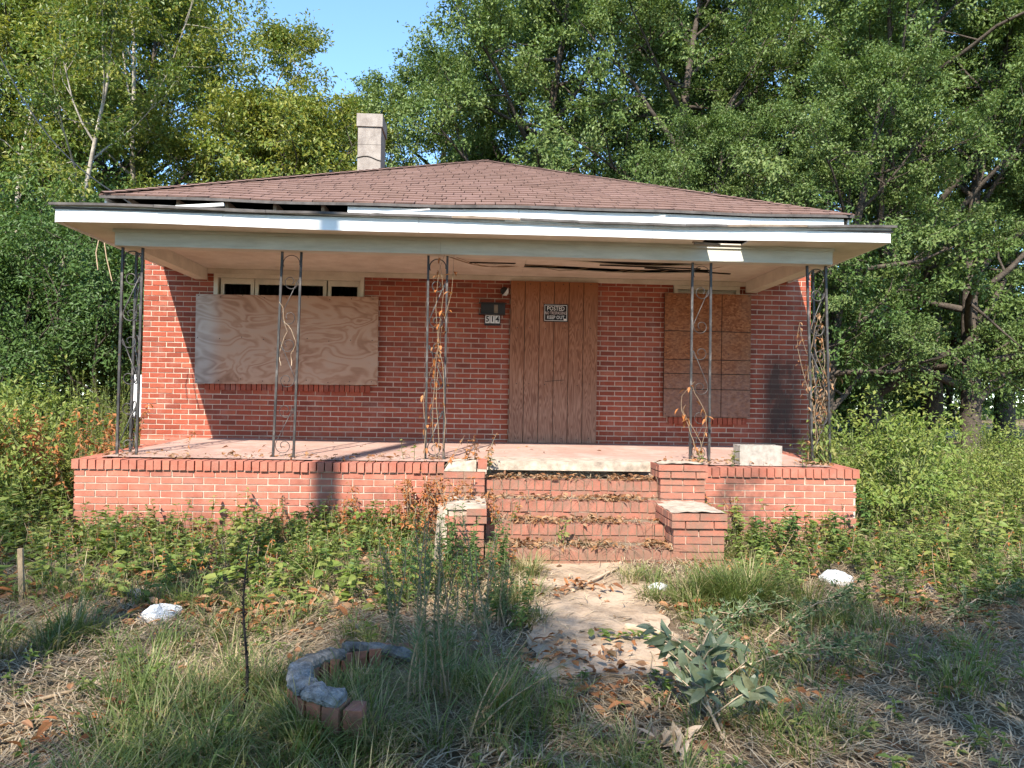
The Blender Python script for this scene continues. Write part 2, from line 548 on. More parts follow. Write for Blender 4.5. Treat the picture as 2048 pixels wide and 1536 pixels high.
def m_chimney():
    m = NT('lichened_stucco'); p = m.pos()
    c = m.ramp(m.noise(p, 5, 6, .7), [(.3, (.21, .175, .15)), (.6, (.31, .27, .235)), (.8, (.36, .33, .29))])
    c = m.mix(m.ramp(m.noise(m.map(p, (1, 1, .4)), 3, 6, .8), [(.5, 0.0), (.7, .6)]), c, (.12, .10, .09))
    m.bump(m.noise(p, 40, 5), .5, .01)
    return m.base(c, .95, .1)


M['beam'] = m_beam(); M['soffit'] = m_soffit(); M['shingle'] = m_shingle(); M['ply'] = m_ply(); M['t111'] = m_t111()
M['osb'] = m_osb(); M['floor'] = m_floor(); M['iron'] = m_iron(); M['ground'] = m_ground(); M['path'] = m_path(); M['chimney'] = m_chimney()
M['rollroof'] = simple('grey_roll_roofing', (.085, .075, .07), .9, .45, 6, .5)
M['rim_dark'] = simple('mossy_rim', (.10, .095, .085), .95, .6, 12, .8, .1, (.24, .23, .215), .02)
M['rim'] = simple('weathered_rim', (.20, .20, .195), .95, .5, 22, 1.0, .1, (.37, .37, .37), .03)
M['leaf_oak'] = leafmat('oak_leaf', [(.085, .135, .036), (.12, .18, .048), (.15, .21, .06), (.20, .25, .085), (.095, .15, .04)], .35, .5, .28)
M['leaf_light'] = leafmat('light_leaf', [(.10, .155, .03), (.145, .205, .038), (.205, .245, .046), (.29, .28, .055), (.085, .14, .03)], .38, .45, .35)
M['leaf_shrub'] = leafmat('shrub_leaf', [(.06, .11, .028), (.085, .15, .038), (.12, .19, .052), (.075, .135, .036)], .34, .5, .3)
M['leaf_weed'] = leafmat('weed_leaf', [(.11, .17, .04), (.17, .23, .055), (.24, .28, .08), (.33, .29, .11), (.13, .19, .045)], .42, .5, .3)
M['leaf_yellow'] = leafmat('yellow_green_leaf', [(.13, .20, .04), (.20, .255, .06), (.28, .29, .08), (.17, .23, .05)], .4, .5, .3)
M['leaf_field'] = leafmat('field_leaf', [(.13, .195, .04), (.20, .26, .055), (.28, .30, .08), (.16, .23, .05)], .4, .5, .3)
M['leaf_grey'] = leafmat('greyish_leaf', [(.08, .12, .05), (.12, .165, .075), (.16, .20, .10)], .3, .5, .3)
M['leaf_broad'] = leafmat('broad_leaf', [(.085, .115, .06), (.12, .155, .085), (.165, .195, .12), (.11, .14, .075), (.20, .20, .11)], .3, .4, .4)
M['leaf_dead'] = leafmat('dead_leaf', [(.11, .055, .03), (.24, .105, .045), (.31, .16, .075), (.34, .22, .13), (.17, .085, .05)], .2, .75, .15)
M['leaf_brown'] = leafmat('orange_brown_leaf', [(.16, .065, .03), (.30, .12, .045), (.36, .16, .07), (.38, .23, .13), (.23, .09, .04)], .25, .7, .2)
M['leaf_orange'] = leafmat('orange_leaf', [(.32, .11, .03), (.42, .16, .05), (.36, .16, .07), (.46, .22, .09)], .3, .7, .15)
M['leaf_tan'] = leafmat('tan_leaf', [(.36, .27, .19), (.46, .36, .27), (.30, .21, .15)], .2, .7, .15)
M['grass'] = leafmat('grass_blade', [(.10, .145, .04), (.14, .185, .05), (.20, .23, .07), (.30, .27, .12), (.42, .34, .19)], .4, .5, .3)
M['straw'] = leafmat('straw', [(.30, .215, .13), (.43, .325, .20), (.21, .15, .095), (.52, .41, .28), (.27, .215, .15)], .15, .8, .15)

# ------------------------------------------------------------------ ground
g = Geo()
tt = np.linspace(-1, 1, 181)
gx = 9 * np.sinh(tt * 3.7) / np.sinh(1.0) * .9
gyy = 4.5 + 9 * np.sinh(tt * 3.7) / np.sinh(1.0) * .9
X, Y = np.meshgrid(gx, gyy)
g.sheet(X, Y, gz(X, Y))
obj('ground', g.mesh('ground', M['ground'], True), kind='structure')

# concrete path up to the steps
pts = np.linspace(3.9, 6.3, 30)
xs = np.linspace(-1, 1, 9)
PX = np.zeros((30, 9)); PY = np.zeros((30, 9)); PZ = np.zeros((30, 9))
for i, y in enumerate(pts):
    half = .46 + .03 * math.sin(i * 1.3)
    PX[i] = .86 + (6.2 - y) * -.03 + xs * half; PY[i] = y + .01 * np.sin(xs * 3)
    PZ[i] = gz(PX[i], PY[i]) * .8 + .035
g = Geo(); g.sheet(PX, PY, PZ)
front = Geo()
g.add([(PX[0][0], 3.9, PZ[0][0]), (PX[0][-1], 3.9, PZ[0][-1]), (PX[0][-1], 3.9, -.1), (PX[0][0], 3.9, -.1)], [[0, 3, 2, 1]], .5)
obj('path', g.mesh('path', M['path'], True), kind='structure')

# ------------------------------------------------------------------ house
WY, FY = 9.75, 7.30
XL, XR = -4.42, 4.56
BASE = Vector((0, 9.75, .15))
house = obj('brick_house', None, BASE, label='abandoned single storey red brick house with boarded openings, front porch and hipped brown roof', cat='house')


def zfloor(y): return .885 + (y - FY) * (.07 / (WY - FY))


def cells(x0, x1, z0, z1, holes):
    xs = sorted({x0, x1, *[h[0] for h in holes], *[h[1] for h in holes]}); zs = sorted({z0, z1, *[h[2] for h in holes], *[h[3] for h in holes]})
    for a, b in zip(xs, xs[1:]):
        for c, d in zip(zs, zs[1:]):
            m_, n_ = (a + b) / 2, (c + d) / 2
            if not any(h[0] < m_ < h[1] and h[2] < n_ < h[3] for h in holes):
                yield a, b, c, d


wl = at(427, 600, WY).x; wr = at(728, 600, WY).x
rl = at(1347, 600, WY).x; rr_ = at(1479, 600, WY).x
WIN = (wl, wr, 1.69, 3.14)
RWIN = (rl, rr_, 1.34, 3.135)
holes = [WIN, RWIN]
g = Geo()
for a, b, c, d in cells(XL + .004, XR - .004, 0.0, 3.98, holes):
    g.box(a, b, WY + .006, WY + .20, c, d)
g.box(XL + .005, XL + .2, WY + .2, 21.6, 0, 3.97); g.box(XR - .2, XR - .005, WY + .2, 21.6, 0, 3.97); g.box(XL + .005, XR - .005, 21.6, 21.8, 0, 3.97)
part('wall', g, M['mortar'], house, label='mortar bed of the red brick walls')

# bricks: individuals nearest the camera, the rest joined
CH = .0677
UB = []
for k in range(3):
    q = Geo(); u = UNIT.copy()
    b = .035
    # eight-cornered body with chipped front edges
    V = u + rng.normal(0, .012, u.shape)
    q.add(V, BOXF, 0.0)
    UB.append(q.mesh('brick', M['brick']))
n_single = 0
rest = Geo()
restC, restS = [], []


def brick(c, s, single=True):
    global n_single
    if single and n_single < 300:
        n_single += 1
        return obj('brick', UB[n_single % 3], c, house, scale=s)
    restC.append(tuple(c)); restS.append(tuple(s))


def inside(x, z, hs): return any(h[0] < x < h[1] and h[2] < z < h[3] for h in hs)


# piers of the steps (singles first)
def pier(x0, x1, y0, y1, z0, z1, capn=2, core=True, skip=()):
    g = Geo()
    g.box(x0 + .034, x1 - .034, y0 + .034, y1, z0, z1 - .008)
    part('stair_pier', g, M['mortar'], house)
    n = int(round((z1 - z0) / CH)); n = max(n, 1)
    for k in range(n):
        zt = z1 - k * CH
        zc = zt - CH / 2
        e = 0.0 if k < capn else .022
        a, b, f = x0 + e, x1 - e, y0 + e
        L = (b - a)
        if k % 2 == 0: ed = [a, a + L * .5, b]
        else: ed = [a, a + L * .25, a + L * .75, b]
        for i, (p, q) in enumerate(zip(ed, ed[1:])):
            if (k, i) in skip: continue
            brick(((p + q) / 2, f + .047, zc), (q - p - .011, .094, .0565))
        for sx, xx in ((-1, a), (1, b)):
            y = f + .1 + (.05 if k % 2 else 0)
            if k % 2 and (k, 9) not in skip:
                pass
            yy = f + .098
            while yy < y1 - .03:
                l_ = min(.2055 if not (k % 2 and yy < f + .1) else .1, y1 - yy)
                if (k, 8 + sx) not in skip:
                    brick((xx - sx * .045, yy + l_ / 2, zc), (.09, l_ - .011, .0565))
                yy += l_


px0 = at(1316, 945, 6.95).x; px1 = at(1416, 945, 6.95).x
pier(px0, px1, 6.93, 7.27, .13, .94)
lx0 = at(1343, 1029, 6.2).x; lx1 = at(1457, 1029, 6.2).x
pier(lx0, lx1, 6.2, 6.90, .11, .585)
qx0 = at(881, 960, 6.95).x; qx1 = at(975, 960, 6.95).x
pier(qx0, qx1, 6.93, 7.27, .13, .845, capn=0)
mx0 = at(889, 1030, 6.2).x; mx1 = at(975, 1030, 6.2).x
pier(mx0, mx1, 6.2, 6.90, .11, .61, skip={(0, 0), (0, 7), (1, 7)})
# broken crown of the left upper pier: mortar lump and one surviving brick
g = Geo(); lx = (qx0 + qx1) / 2
g.hexa([(qx0 + .03, 6.96, .845), (qx1 - .11, 6.96, .845), (qx1 - .11, 7.27, .845), (qx0 + .03, 7.27, .845),
        (qx0 + .08, 6.99, .925), (qx1 - .11, 6.97, .955), (qx1 - .11, 7.27, .95), (qx0 + .08, 7.26, .93)])
g.hexa([(qx1 - .1, 6.95, .845), (qx1 - .01, 6.95, .845), (qx1 - .01, 7.2, .845), (qx1 - .1, 7.2, .845),
        (qx1 - .1, 6.95, .87), (qx1 - .01, 6.95, .87), (qx1 - .01, 7.2, .87), (qx1 - .1, 7.2, .87)])
part('mortar_bed', g, M['concrete'], house, label='broken white mortar on top of the crumbling pier')
brick((qx1 - .05, 7.04, .915), (.088, .19, .088))
# concrete skim on the pier tops
for (a, b, c, d, z) in ((px0, px1, 6.93, 7.27, .94), (lx0, lx1, 6.2, 6.9, .585)):
    g = Geo(); xx = np.linspace(a + .012, b - .012, 12); yy = np.linspace(c + .015, d, 14)
    XX, YY = np.meshgrid(xx, yy)
    g.sheet(XX, YY, z + .0 + .012 * np.sin((XX - a) / (b - a) * math.pi) + .004 * np.sin(XX * 40 + YY * 31))
    part('cap_skim', g, M['concrete'], house, True)
g = Geo(); g.box(mx0 + .01, mx1 - .012, 6.215, 6.9, .595, .618)
g.hexa([(mx0 - .10, 6.34, .1), (mx0 + .02, 6.27, .1), (mx0 + .02, 6.9, .1), (mx0 - .12, 6.9, .1), (mx0 - .07, 6.40, .52), (mx0 + .02, 6.28, .60), (mx0 + .02, 6.88, .59), (mx0 - .09, 6.86, .54)])
part('cap_skim', g, M['concrete'], house)

# step treads with rowlock noses
SX0, SX1 = qx1 - .02, px0 + .02
for k, (yf, zt) in enumerate(((7.03, .76), (6.76, .594), (6.49, .428), (6.22, .262))):
    g = Geo(); g.box(SX0, SX1, yf + .014, 7.3 - k * .002, zt - .3, zt - .006)
    part('step', g, M['mortar_dirty'], house)
    n = int((SX1 - SX0) / .0785)
    for i in range(n):
        x = SX0 + (i + .5) * (SX1 - SX0) / n
        brick((x, yf + .1 + rng.normal(0, .004), zt - .046), ((SX1 - SX0) / n - .010, .195, .090))
    n = 8
    for i in range(n):
        x = SX0 + (i + .5) * (SX1 - SX0) / n
        restC.append((x, yf + .055, zt - .092 - .036)); restS.append(((SX1 - SX0) / n - .011, .09, .056))
g = Geo(); g.box(SX0 - .0, SX1 - .0, 7.26, 7.72, .835, .925)
part('landing_slab', g, M['concrete'], house)

# porch base
PXL, PXR = -3.96, 3.945
for (a, b) in ((PXL, qx0 + .01), (px1 - .02, PXR)):
    g = Geo(); g.box(a + .034, b - .034, FY + .024, 7.6, 0, .80)
    part('porch_base', g, M['mortar'], house)
g = Geo(); g.box(PXL + .034, PXR - .034, 7.6, WY, 0, .86); part('porch_base', g, M['mortar'], house)
for (a, b) in ((PXL, qx0 + .02), (px1 - .01, PXR)):
    n = int(round((b - a) / .0795))
    for i in range(n):
        x = a + (i + .5) * (b - a) / n
        brick((x, FY + .095 + rng.normal(0, .003), .835 + rng.normal(0, .002)), ((b - a) / n - .012, .2, .092))
for k in range(11):
    z = .785 - CH * (k + .5)
    off = 0 if k % 2 else .10
    for (a, b) in ((PXL + .02, qx0 + .02), (px1 - .02, PXR - .02)):
        x = a - off
        while x < b - .02:
            p, q = max(x, a), min(x + .2085, b)
            if q - p > .04:
                brick(((p + q) / 2, FY + .017 + .047, z), (q - p - .011, .094, .0565), single=True)
            x += .2085
    y = FY + .12
    while y < WY - .05:
        for xx in (PXL + .065, PXR - .065):
            restC.append((xx, y + .1, z)); restS.append((.09, .197, .0565))
        y += .2085
y = FY + .2
while y < WY - .03:
    for xx in (PXL + .1, PXR - .1):
        restC.append((xx, y + .035, .835 + zfloor(y) - .885)); restS.append((.2, .066, .092))
    y += .0795

# front wall courses
n = 0
zc = .97
whole = [WIN, RWIN]
k = 0
z = .93 - CH * 12
while z < 3.97:
    off = 0 if k % 2 else .103
    x = XL - off
    while x < XR:
        p, q = max(x, XL), min(x + .2057, XR)
        zz = z + CH / 2
        if zz < .9 and p > PXL and q < PXR:
            x += .2057; continue
        segs = [(p, q)]
        for h in whole:
            if h[2] - .09 < zz < h[3] + .012:
                ns = []
                for (s0, s1) in segs:
                    if s1 <= h[0] or s0 >= h[1]: ns.append((s0, s1))
                    else:
                        if s0 < h[0]: ns.append((s0, h[0]))
                        if s1 > h[1]: ns.append((h[1], s1))
                segs = ns
        for (s0, s1) in segs:
            if s1 - s0 > .03:
                restC.append(((s0 + s1) / 2, WY + .045 + rng.normal(0, .0015), zz)); restS.append((s1 - s0 - .0115, .09, .0560))
        x += .2057
    for xx, sg in ((XL, 1), (XR, -1)):
        y = WY + .095 + (0 if k % 2 else .1)
        while y < 21.5:
            restC.append((xx + sg * .045, y + .1, z + CH / 2)); restS.append((.09, .195, .057)); y += .2057
    z += CH; k += 1
for h, x0, x1 in ((WIN, WIN[0] - .08, WIN[1] + .08), (RWIN, RWIN[0] - .06, RWIN[1] + .06)):
    x = x0
    while x < x1:
        restC.append((x + .034, WY + .03, h[2] - .048)); restS.append((.057, .13, .088)); x += .0677
rest.boxes(restC, restS, None, .0009)
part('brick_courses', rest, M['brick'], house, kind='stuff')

# porch floor
g = Geo()
xx = np.linspace(PXL + .19, PXR - .19, 40); yy = np.linspace(FY + .19, WY + .004, 14)
XX, YY = np.meshgrid(xx, yy)
g.sheet(XX, YY, zfloor(YY) + .003 * np.sin(XX * 1.3) + .002)
part('porch_floor', g, M['floor'], house, True)

# windows ------------------------------------------------------------
def window(h, panes, label=None):
    g = Geo()
    x0, x1, z0, z1 = h
    y0, y1 = WY - .02, WY + .09
    t = .055
    g.box(x0 + .003, x1 - .003, y0, y1, z1 - t, z1 - .003); g.box(x0 + .003, x1 - .003, y0 - .02, y1, z0 + .003, z0 + t)
    g.box(x0 + .003, x0 + t, y0 + .002, y1, z0 + t, z1 - t); g.box(x1 - t, x1 - .003, y0 + .002, y1, z0 + t, z1 - t)
    f = part('window', g, M['cream'], house, label=label)
    for (a, b) in panes:
        s = Geo(); y2 = WY + .025
        s.box(a, b, y2, y2 + .05, z1 - t - .075, z1 - t - .002); s.box(a, b, y2, y2 + .05, z0 + t + .002, z0 + t + .06)
        s.box(a, a + .045, y2 + .002, y2 + .05, z0 + t + .06, z1 - t - .075); s.box(b - .045, b, y2 + .002, y2 + .05, z0 + t + .06, z1 - t - .075)
        obj('sash', s.mesh('sash', M['cream'], False, BASE), BASE, f)
        s = Geo(); s.box(a + .045, b - .045, y2 + .02, y2 + .026, z0 + t + .06, z1 - t - .075)
        gm = s.mesh('pane', M['glass_clear'], False, BASE); obj('pane', gm, BASE, f)
        s = Geo(); u = np.linspace(a + .03, b - .03, 60); v = np.array([z0 + .1, z1 - .08])
        U, Vv = np.meshgrid(u, v); s.sheet(U, WY + .12 + .018 * np.sin(U * 95), Vv)
        obj('curtain', s.mesh('curtain', M['curtain'], True, BASE), BASE, f)
    return f


mg = NT('clear_window_glass'); mg.base((.9, .92, .92), .03, .5); mg.b.inputs['Transmission Weight'].default_value = 1.0; mg.b.inputs['IOR'].default_value = 1.05
M['glass_clear'] = mg.m
a1, b1, a2, b2, a3, b3 = [at(v, 575, WY).x for v in (440, 507, 509, 652, 655, 721)]
window(WIN, [(a1, b1), (a2, b2), (a3, b3)], 'wide cream window of three lights')
g = Geo()
part_w2 = window(RWIN, [(RWIN[0] + .057, RWIN[1] - .057)], 'narrow cream window above the strand board')

# roof ----------------------------------------------------------------
EZ, EY = 4.05, 9.35
EXL, EXR = -4.80, 4.93
APX, APY, APZ = .06, 14.2, 6.215
BKY = 22.1
RY2 = BKY - (APY - EY)


def sag(x): return .004 * x + .010 * np.sin(x * 1.1 + .4) + .005 * np.sin(x * 3.1)


shC = [0]
shingle_rest = Geo()
roofdeck = Geo()
E1, E2, E3, E4 = (EXL, EY, EZ), (EXR, EY, EZ), (EXR, BKY, EZ), (EXL, BKY, EZ)
A1, A2 = (APX, APY, APZ), (APX, RY2, APZ)
dz = np.array([0, 0, -.03])
for f in ((E1, E2, A1), (E3, E4, A2)):
    roofdeck.add(np.array(f) + dz, [[0, 1, 2]], .5)
for f in ((E2, E3, A2, A1), (E4, E1, A1, A2)):
    roofdeck.add(np.array(f) + dz, [[0, 1, 2, 3]], .5)
roof = part('roof', roofdeck, M['void'], house)


def course_face(p0, p1, ap0, ap1, singles):
    """shingle courses on a roof face from the eave p0-p1 to the ridge ap0-ap1"""
    p0, p1, ap0, ap1 = map(np.array, (p0, p1, ap0, ap1))
    ex = nrm(p1 - p0); mid = (p0 + p1) / 2
    up = ap0 - p0; up = up - ex * np.dot(up, ex)
    SL = np.linalg.norm(up); es = up / SL; en = np.cross(ex, es)
    W0 = np.linalg.norm(p1 - p0); s0 = np.dot(ap0 - p0, ex); s1 = np.dot(ap1 - p0, ex)
    ex_ = .20; k = 0; v = -.02
    made = 0
    while v < SL - .02:
        t0, t1 = max(0, v) / SL, min(1, (v + ex_) / SL)
        lo, hi = s0 * t0, W0 + (s1 - W0) * t0
        lo2, hi2 = s0 * t1, W0 + (s1 - W0) * t1
        u = lo - (rng.random() * .26)
        while u < hi:
            a, b = max(u, lo), min(u + .26, hi)
            if b - a > .02:
                a2, b2 = max(a, lo2), min(b, hi2)
                if b2 <= a2: a2 = b2 = min(max((a + b) / 2, lo2), hi2)
                gp = .006
                th = .013 + rng.random() * .005
                up_ = .0015
                def P(uu, vv, nn):
                    q = p0 + ex * uu + es * vv + en * nn
                    q[2] += sag(q[0]) * max(0, 1 - vv / SL)
                    return q
                sk = rng.normal(0, .003)
                lowx = v + sk * .6
                pts = [P(a + gp, lowx, -.004), P(b - gp, lowx + rng.normal(0, .002), -.004), P(max(b2 - gp, a2), v + ex_ + .02, -.006), P(a2 + gp if b2 > a2 else a2, v + ex_ + .02, -.006),
                       P(a + gp, lowx, th), P(b - gp, lowx + rng.normal(0, .002), th), P(max(b2 - gp, a2), v + ex_ + .02, .0015), P(a2 + gp if b2 > a2 else a2, v + ex_ + .02, .0015)]
                if singles and made < 300 and b - a > .18:
                    q = Geo(); q.hexa(pts, rng.random()); part('shingle', q, M['shingle'], roof)
                    made += 1
                else:
                    shingle_rest.hexa(pts, rng.random())
            u += .26
        v += ex_; k += 1


course_face(E1, E2, A1, A1, True)
course_face(E2, E3, A1, A2, False)
course_face(E4, E1, A2, A1, False)
for p, q in ((E1, A1), (E2, A1), (A1, A2)):                       # hip and ridge caps
    p = np.array(p); q = np.array(q); n_ = int(np.linalg.norm(q - p) / .14)
    d = (q - p) / n_
    sd_ = nrm(np.cross(d, [0, 0, 1.0]))
    for i in range(n_):
        c0 = p + d * i; c1 = p + d * (i + 1.25)
        z0 = np.array([0, 0, .032]); z1 = np.array([0, 0, .018]); zz = np.array([0, 0, .045])
        w_ = .12
        shingle_rest.add([c0 + z0 - sd_ * w_ + [0, 0, -.038], c0 + z0, c0 + z0 + sd_ * w_ + [0, 0, -.038], c1 + z1 - sd_ * w_ + [0, 0, -.038], c1 + z1, c1 + z1 + sd_ * w_ + [0, 0, -.038]],
                         [[0, 1, 4, 3], [1, 2, 5, 4]], rng.random())
part('shingle_courses', shingle_rest, M['shingle'], roof, kind='stuff')

# starter strip that overhangs the eave, in pieces
x = EXL
while x < EXR:
    b = min(x + .9 + rng.random() * .2, EXR)
    xs_ = np.linspace(x + .001, b - .001, 6)
    g = Geo()
    for i in range(5):
        a0, a1 = xs_[i], xs_[i + 1]
        d0, d1 = sag(a0), sag(a1)
        g.hexa([(a0, EY - .045, EZ - .055 + d0), (a1, EY - .045, EZ - .055 + d1), (a1, EY + .06, EZ - .02 + d1), (a0, EY + .06, EZ - .02 + d0),
                (a0, EY - .045, EZ - .022 + d0), (a1, EY - .045, EZ - .022 + d1), (a1, EY + .06, EZ + .012 + d1), (a0, EY + .06, EZ + .012 + d0)], .4)
    part('starter_strip', g, M['rollroof'], roof)
    x = b
# rafter tails and soffit dark inside
g = Geo()
x = EXL + .3
while x < EXR:
    g.box(x, x + .04, EY + .06, WY, EZ - .15, EZ - .035); x += .61
part('rafter_tails', g, M['old_wood'], roof, kind='stuff')
# main fascia, right part only (left part has fallen off)
xf0 = at(695, 425, EY).x
segs = [(xf0, xf0 + 2.2), (xf0 + 2.205, 3.55), (3.555, EXR - .12)]
for a, b in segs:
    g = Geo(); xs_ = np.linspace(a, b, 9)
    for i in range(8):
        a0, a1 = xs_[i], xs_[i + 1]
        g.hexa([(a0, EY + .005, EZ - .24 + sag(a0)), (a1, EY + .005, EZ - .24 + sag(a1)), (a1, EY + .03, EZ - .24 + sag(a1)), (a0, EY + .03, EZ - .24 + sag(a0)),
                (a0, EY + .005, EZ - .06 + sag(a0)), (a1, EY + .005, EZ - .06 + sag(a1)), (a1, EY + .03, EZ - .06 + sag(a1)), (a0, EY + .03, EZ - .06 + sag(a0))], .5)
    part('eave_fascia', g, M['fascia'], house)
for s_, xx in ((1, EXL + .04), (-1, EXR - .04)):
    g = Geo(); g.box(xx - .012, xx + .012, EY + .04, BKY, EZ - .2, EZ - .045); part('eave_fascia', g, M['fascia'], house)
g = Geo(); g.box(EXL + .05, XL, EY + .05, BKY, EZ - .2, EZ - .19); g.box(XR, EXR - .05, EY + .05, BKY, EZ - .2, EZ - .19)
part('eave_soffit', g, M['soffit'], house)

# chimney
cx0, cx1 = at(715, 250, 13).x, at(764, 250, 13).x
g = Geo(); g.box(cx0 + .012, cx1 - .012, 13.0, 13.6, 4.6, 6.36)
g.box(cx0 + .014, cx1 - .014, 12.995, 13.604, 6.05, 6.2)
ch = part('chimney', g, M['chimney'], house)
g = Geo(); g.box(cx0 - .012, cx1 + .012, 12.975, 13.625, 6.37, 6.6); g.box(cx0 + .04, cx1 - .04, 13.05, 13.55, 6.6, 6.62)
obj('chimney_cap', g.mesh('chimney_cap', M['chimney'], False, BASE), BASE, ch)
g = Geo()
for zc_ in (5.55, 5.82):
    pts = [(cx0 + .01 + (cx1 - cx0 - .02) * t, 12.992, zc_ + .03 * math.sin(t * 5 + zc_) - .03 * t) for t in np.linspace(0, 1, 8)]
    g.tube(pts, .008, 4)
obj('crack', g.mesh('crack', M['void'], False, BASE), BASE, ch)

# porch roof -----------------------------------------------------------
FAY = 7.27
FXL, FXR = -4.165, 4.235
def survey(pts, Y):
    q = [at(x, y, Y) for x, y in pts]
    return lambda x: np.interp(x, [v.x for v in q], [v.z for v in q])


zfas = survey(((112, 443), (300, 446), (480, 453), (680, 461), (900, 466), (1200, 473), (1400, 479), (1780, 485)), FAY)      # bottom edge
zfat = survey(((112, 411), (300, 415), (480, 424), (680, 432), (900, 441), (1200, 454), (1400, 459), (1780, 461)), FAY)      # top of the white board
zedge = survey(((105, 404), (300, 409), (480, 418), (680, 424), (900, 430), (1200, 442), (1400, 448), (1780, 449)), FAY - .05)   # lip of the roofing
hole0, hole1 = at(1412, 490, 7.45).x, at(1482, 490, 7.45).x
cuts = [FXL, -2.55, -.62, 1.75, FXR]
for a, b in zip(cuts, cuts[1:]):
    g = Geo(); xs_ = np.linspace(a + .002, b - .002, 9)
    for i in range(8):
        a0, a1 = xs_[i], xs_[i + 1]; z0, z1 = zfas(a0), zfas(a1)
        g.hexa([(a0, FAY, z0), (a1, FAY, z1), (a1, FAY + .022, z1), (a0, FAY + .022, z0),
                (a0, FAY, zfat(a0)), (a1, FAY, zfat(a1)), (a1, FAY + .022, zfat(a1)), (a0, FAY + .022, zfat(a0))], .5)
    part('porch_fascia', g, M['fascia'], house)
    g = Geo()
    for i in range(8):
        a0, a1 = xs_[i], xs_[i + 1]; z0, z1 = zfat(a0) + .002, zfat(a1) + .002
        g.hexa([(a0, FAY - .02, z0), (a1, FAY - .02, z1), (a1, FAY - .002, z1 - .01), (a0, FAY - .002, z0 - .01),
                (a0, FAY - .026, z0 + .022), (a1, FAY - .026, z1 + .022), (a1, FAY - .002, z1 + .022), (a0, FAY - .002, z0 + .022)], .5)
    part('drip_moulding', g, M['grey_trim'], house)
for xx in (FXL - .002, FXR + .002):
    s_ = -1 if xx < 0 else 1
    g = Geo()
    zb = float(zfas(xx))
    g.hexa([(xx - .011, FAY + .024, zb), (xx + .011, FAY + .024, zb), (xx + .011, WY - .01, 3.2), (xx - .011, WY - .01, 3.2),
            (xx - .011, FAY + .024, zb + .15), (xx + .011, FAY + .024, zb + .15), (xx + .011, WY - .01, 3.72), (xx - .011, WY - .01, 3.72)])
    part('porch_fascia', g, M['fascia'], house)
# roll-roofing deck, with a hole behind the fascia
def zdeck(y): return 3.35 + (y - FAY) * .13
g = Geo()
for (a, b, c, d) in ((FXL - .02, hole0, FAY - .01, 7.48), (hole1, FXR + .02, FAY - .01, 7.48), (FXL - .02, FXR + .02, 7.48, WY)):
    g.hexa([(a, c, zdeck(c) - .02), (b, c, zdeck(c) - .02), (b, d, zdeck(d) - .02), (a, d, zdeck(d) - .02),
            (a, c, zdeck(c)), (b, c, zdeck(c)), (b, d, zdeck(d)), (a, d, zdeck(d))], .5)
part('porch_roof_deck', g, M['rollroof'], house)
# curling edge pieces of the roofing along the front
x = FXL - .04
while x < FXR + .03:
    b = min(x + .35 + rng.random() * .9, FXR + .04)
    lift = rng.random() * .006; dr = rng.random() * .008
    if not (x < hole1 and b > hole0 and False):
        g = Geo(); xs_ = np.linspace(x, b, 7)
        for i in range(6):
            a0, a1 = xs_[i], xs_[i + 1]
            def zz(v): return float(zedge(v)) - .024 + lift * math.sin((v - x) / (b - x) * 3) - dr
            g.hexa([(a0, FAY - .05, zz(a0)), (a1, FAY - .05, zz(a1)), (a1, FAY + .015, zz(a1) + .012), (a0, FAY + .015, zz(a0) + .012),
                    (a0, FAY - .05, zz(a0) + .024), (a1, FAY - .05, zz(a1) + .024), (a1, FAY + .015, zz(a1) + .036), (a0, FAY + .015, zz(a0) + .036)], rng.random())
        part('roofing_edge', g, M['rollroof'] if rng.random() < .75 else M['old_wood'], house)
    x = b + .004
# loose pale strips lying on the roof edge
for (p, q, hgt) in (((352, 414), (448, 409), .03), ((450, 420), (530, 424), .02), ((700, 428), (860, 419), .012), ((880, 433), (1010, 428), .012), ((1240, 445), (1330, 432), .014), ((1010, 441), (1150, 446), .014)):
    A = at(*p, FAY - .03); B = at(*q, FAY - .01)
    g = Geo(); g.bar(A, B, .02, hgt); part('loose_trim_strip', g, M['fascia'], house)
# beams
BY = 7.6
for a, b in ((-3.75, -.42), (-.417, 3.787)):
    g = Geo(); g.box(a, b, BY, BY + .15, 3.05, 3.208); part('porch_beam', g, M['beam'], house)
g = Geo(); g.box(-3.765, 3.80, BY - .018, BY - .002, 3.188, 3.222); part('beam_moulding', g, M['beam'], house)
for a, b in ((-3.75, -3.60), (3.64, 3.787)):
    g = Geo(); g.box(a, b, BY + .152, WY - .003, 3.052, 3.206); part('porch_beam', g, M['cream'], house)
# soffit boards round the outside
for (a, b, c, d) in ((FXL + .01, hole0 - .04, FAY + .024, BY + .16), (hole1 + .05, FXR - .01, FAY + .024, BY + .16), (hole0 - .04, hole1 + .05, 7.56, BY + .16),
                     (FXL + .01, -3.74, BY + .162, WY - .003), (3.78, FXR - .01, BY + .162, WY - .003)):
    g = Geo(); g.box(a, b, c, d, 3.222, 3.236); part('soffit_board', g, M['soffit'], house)
g = Geo(); g.bar(at(1388, 487, 7.36), at(1440, 490, 7.38), .03, .02); g.bar(at(1385, 484, 7.36), at(1440, 489, 7.38), .03, .012)
part('torn_soffit_strip', g, M['old_wood'], house)
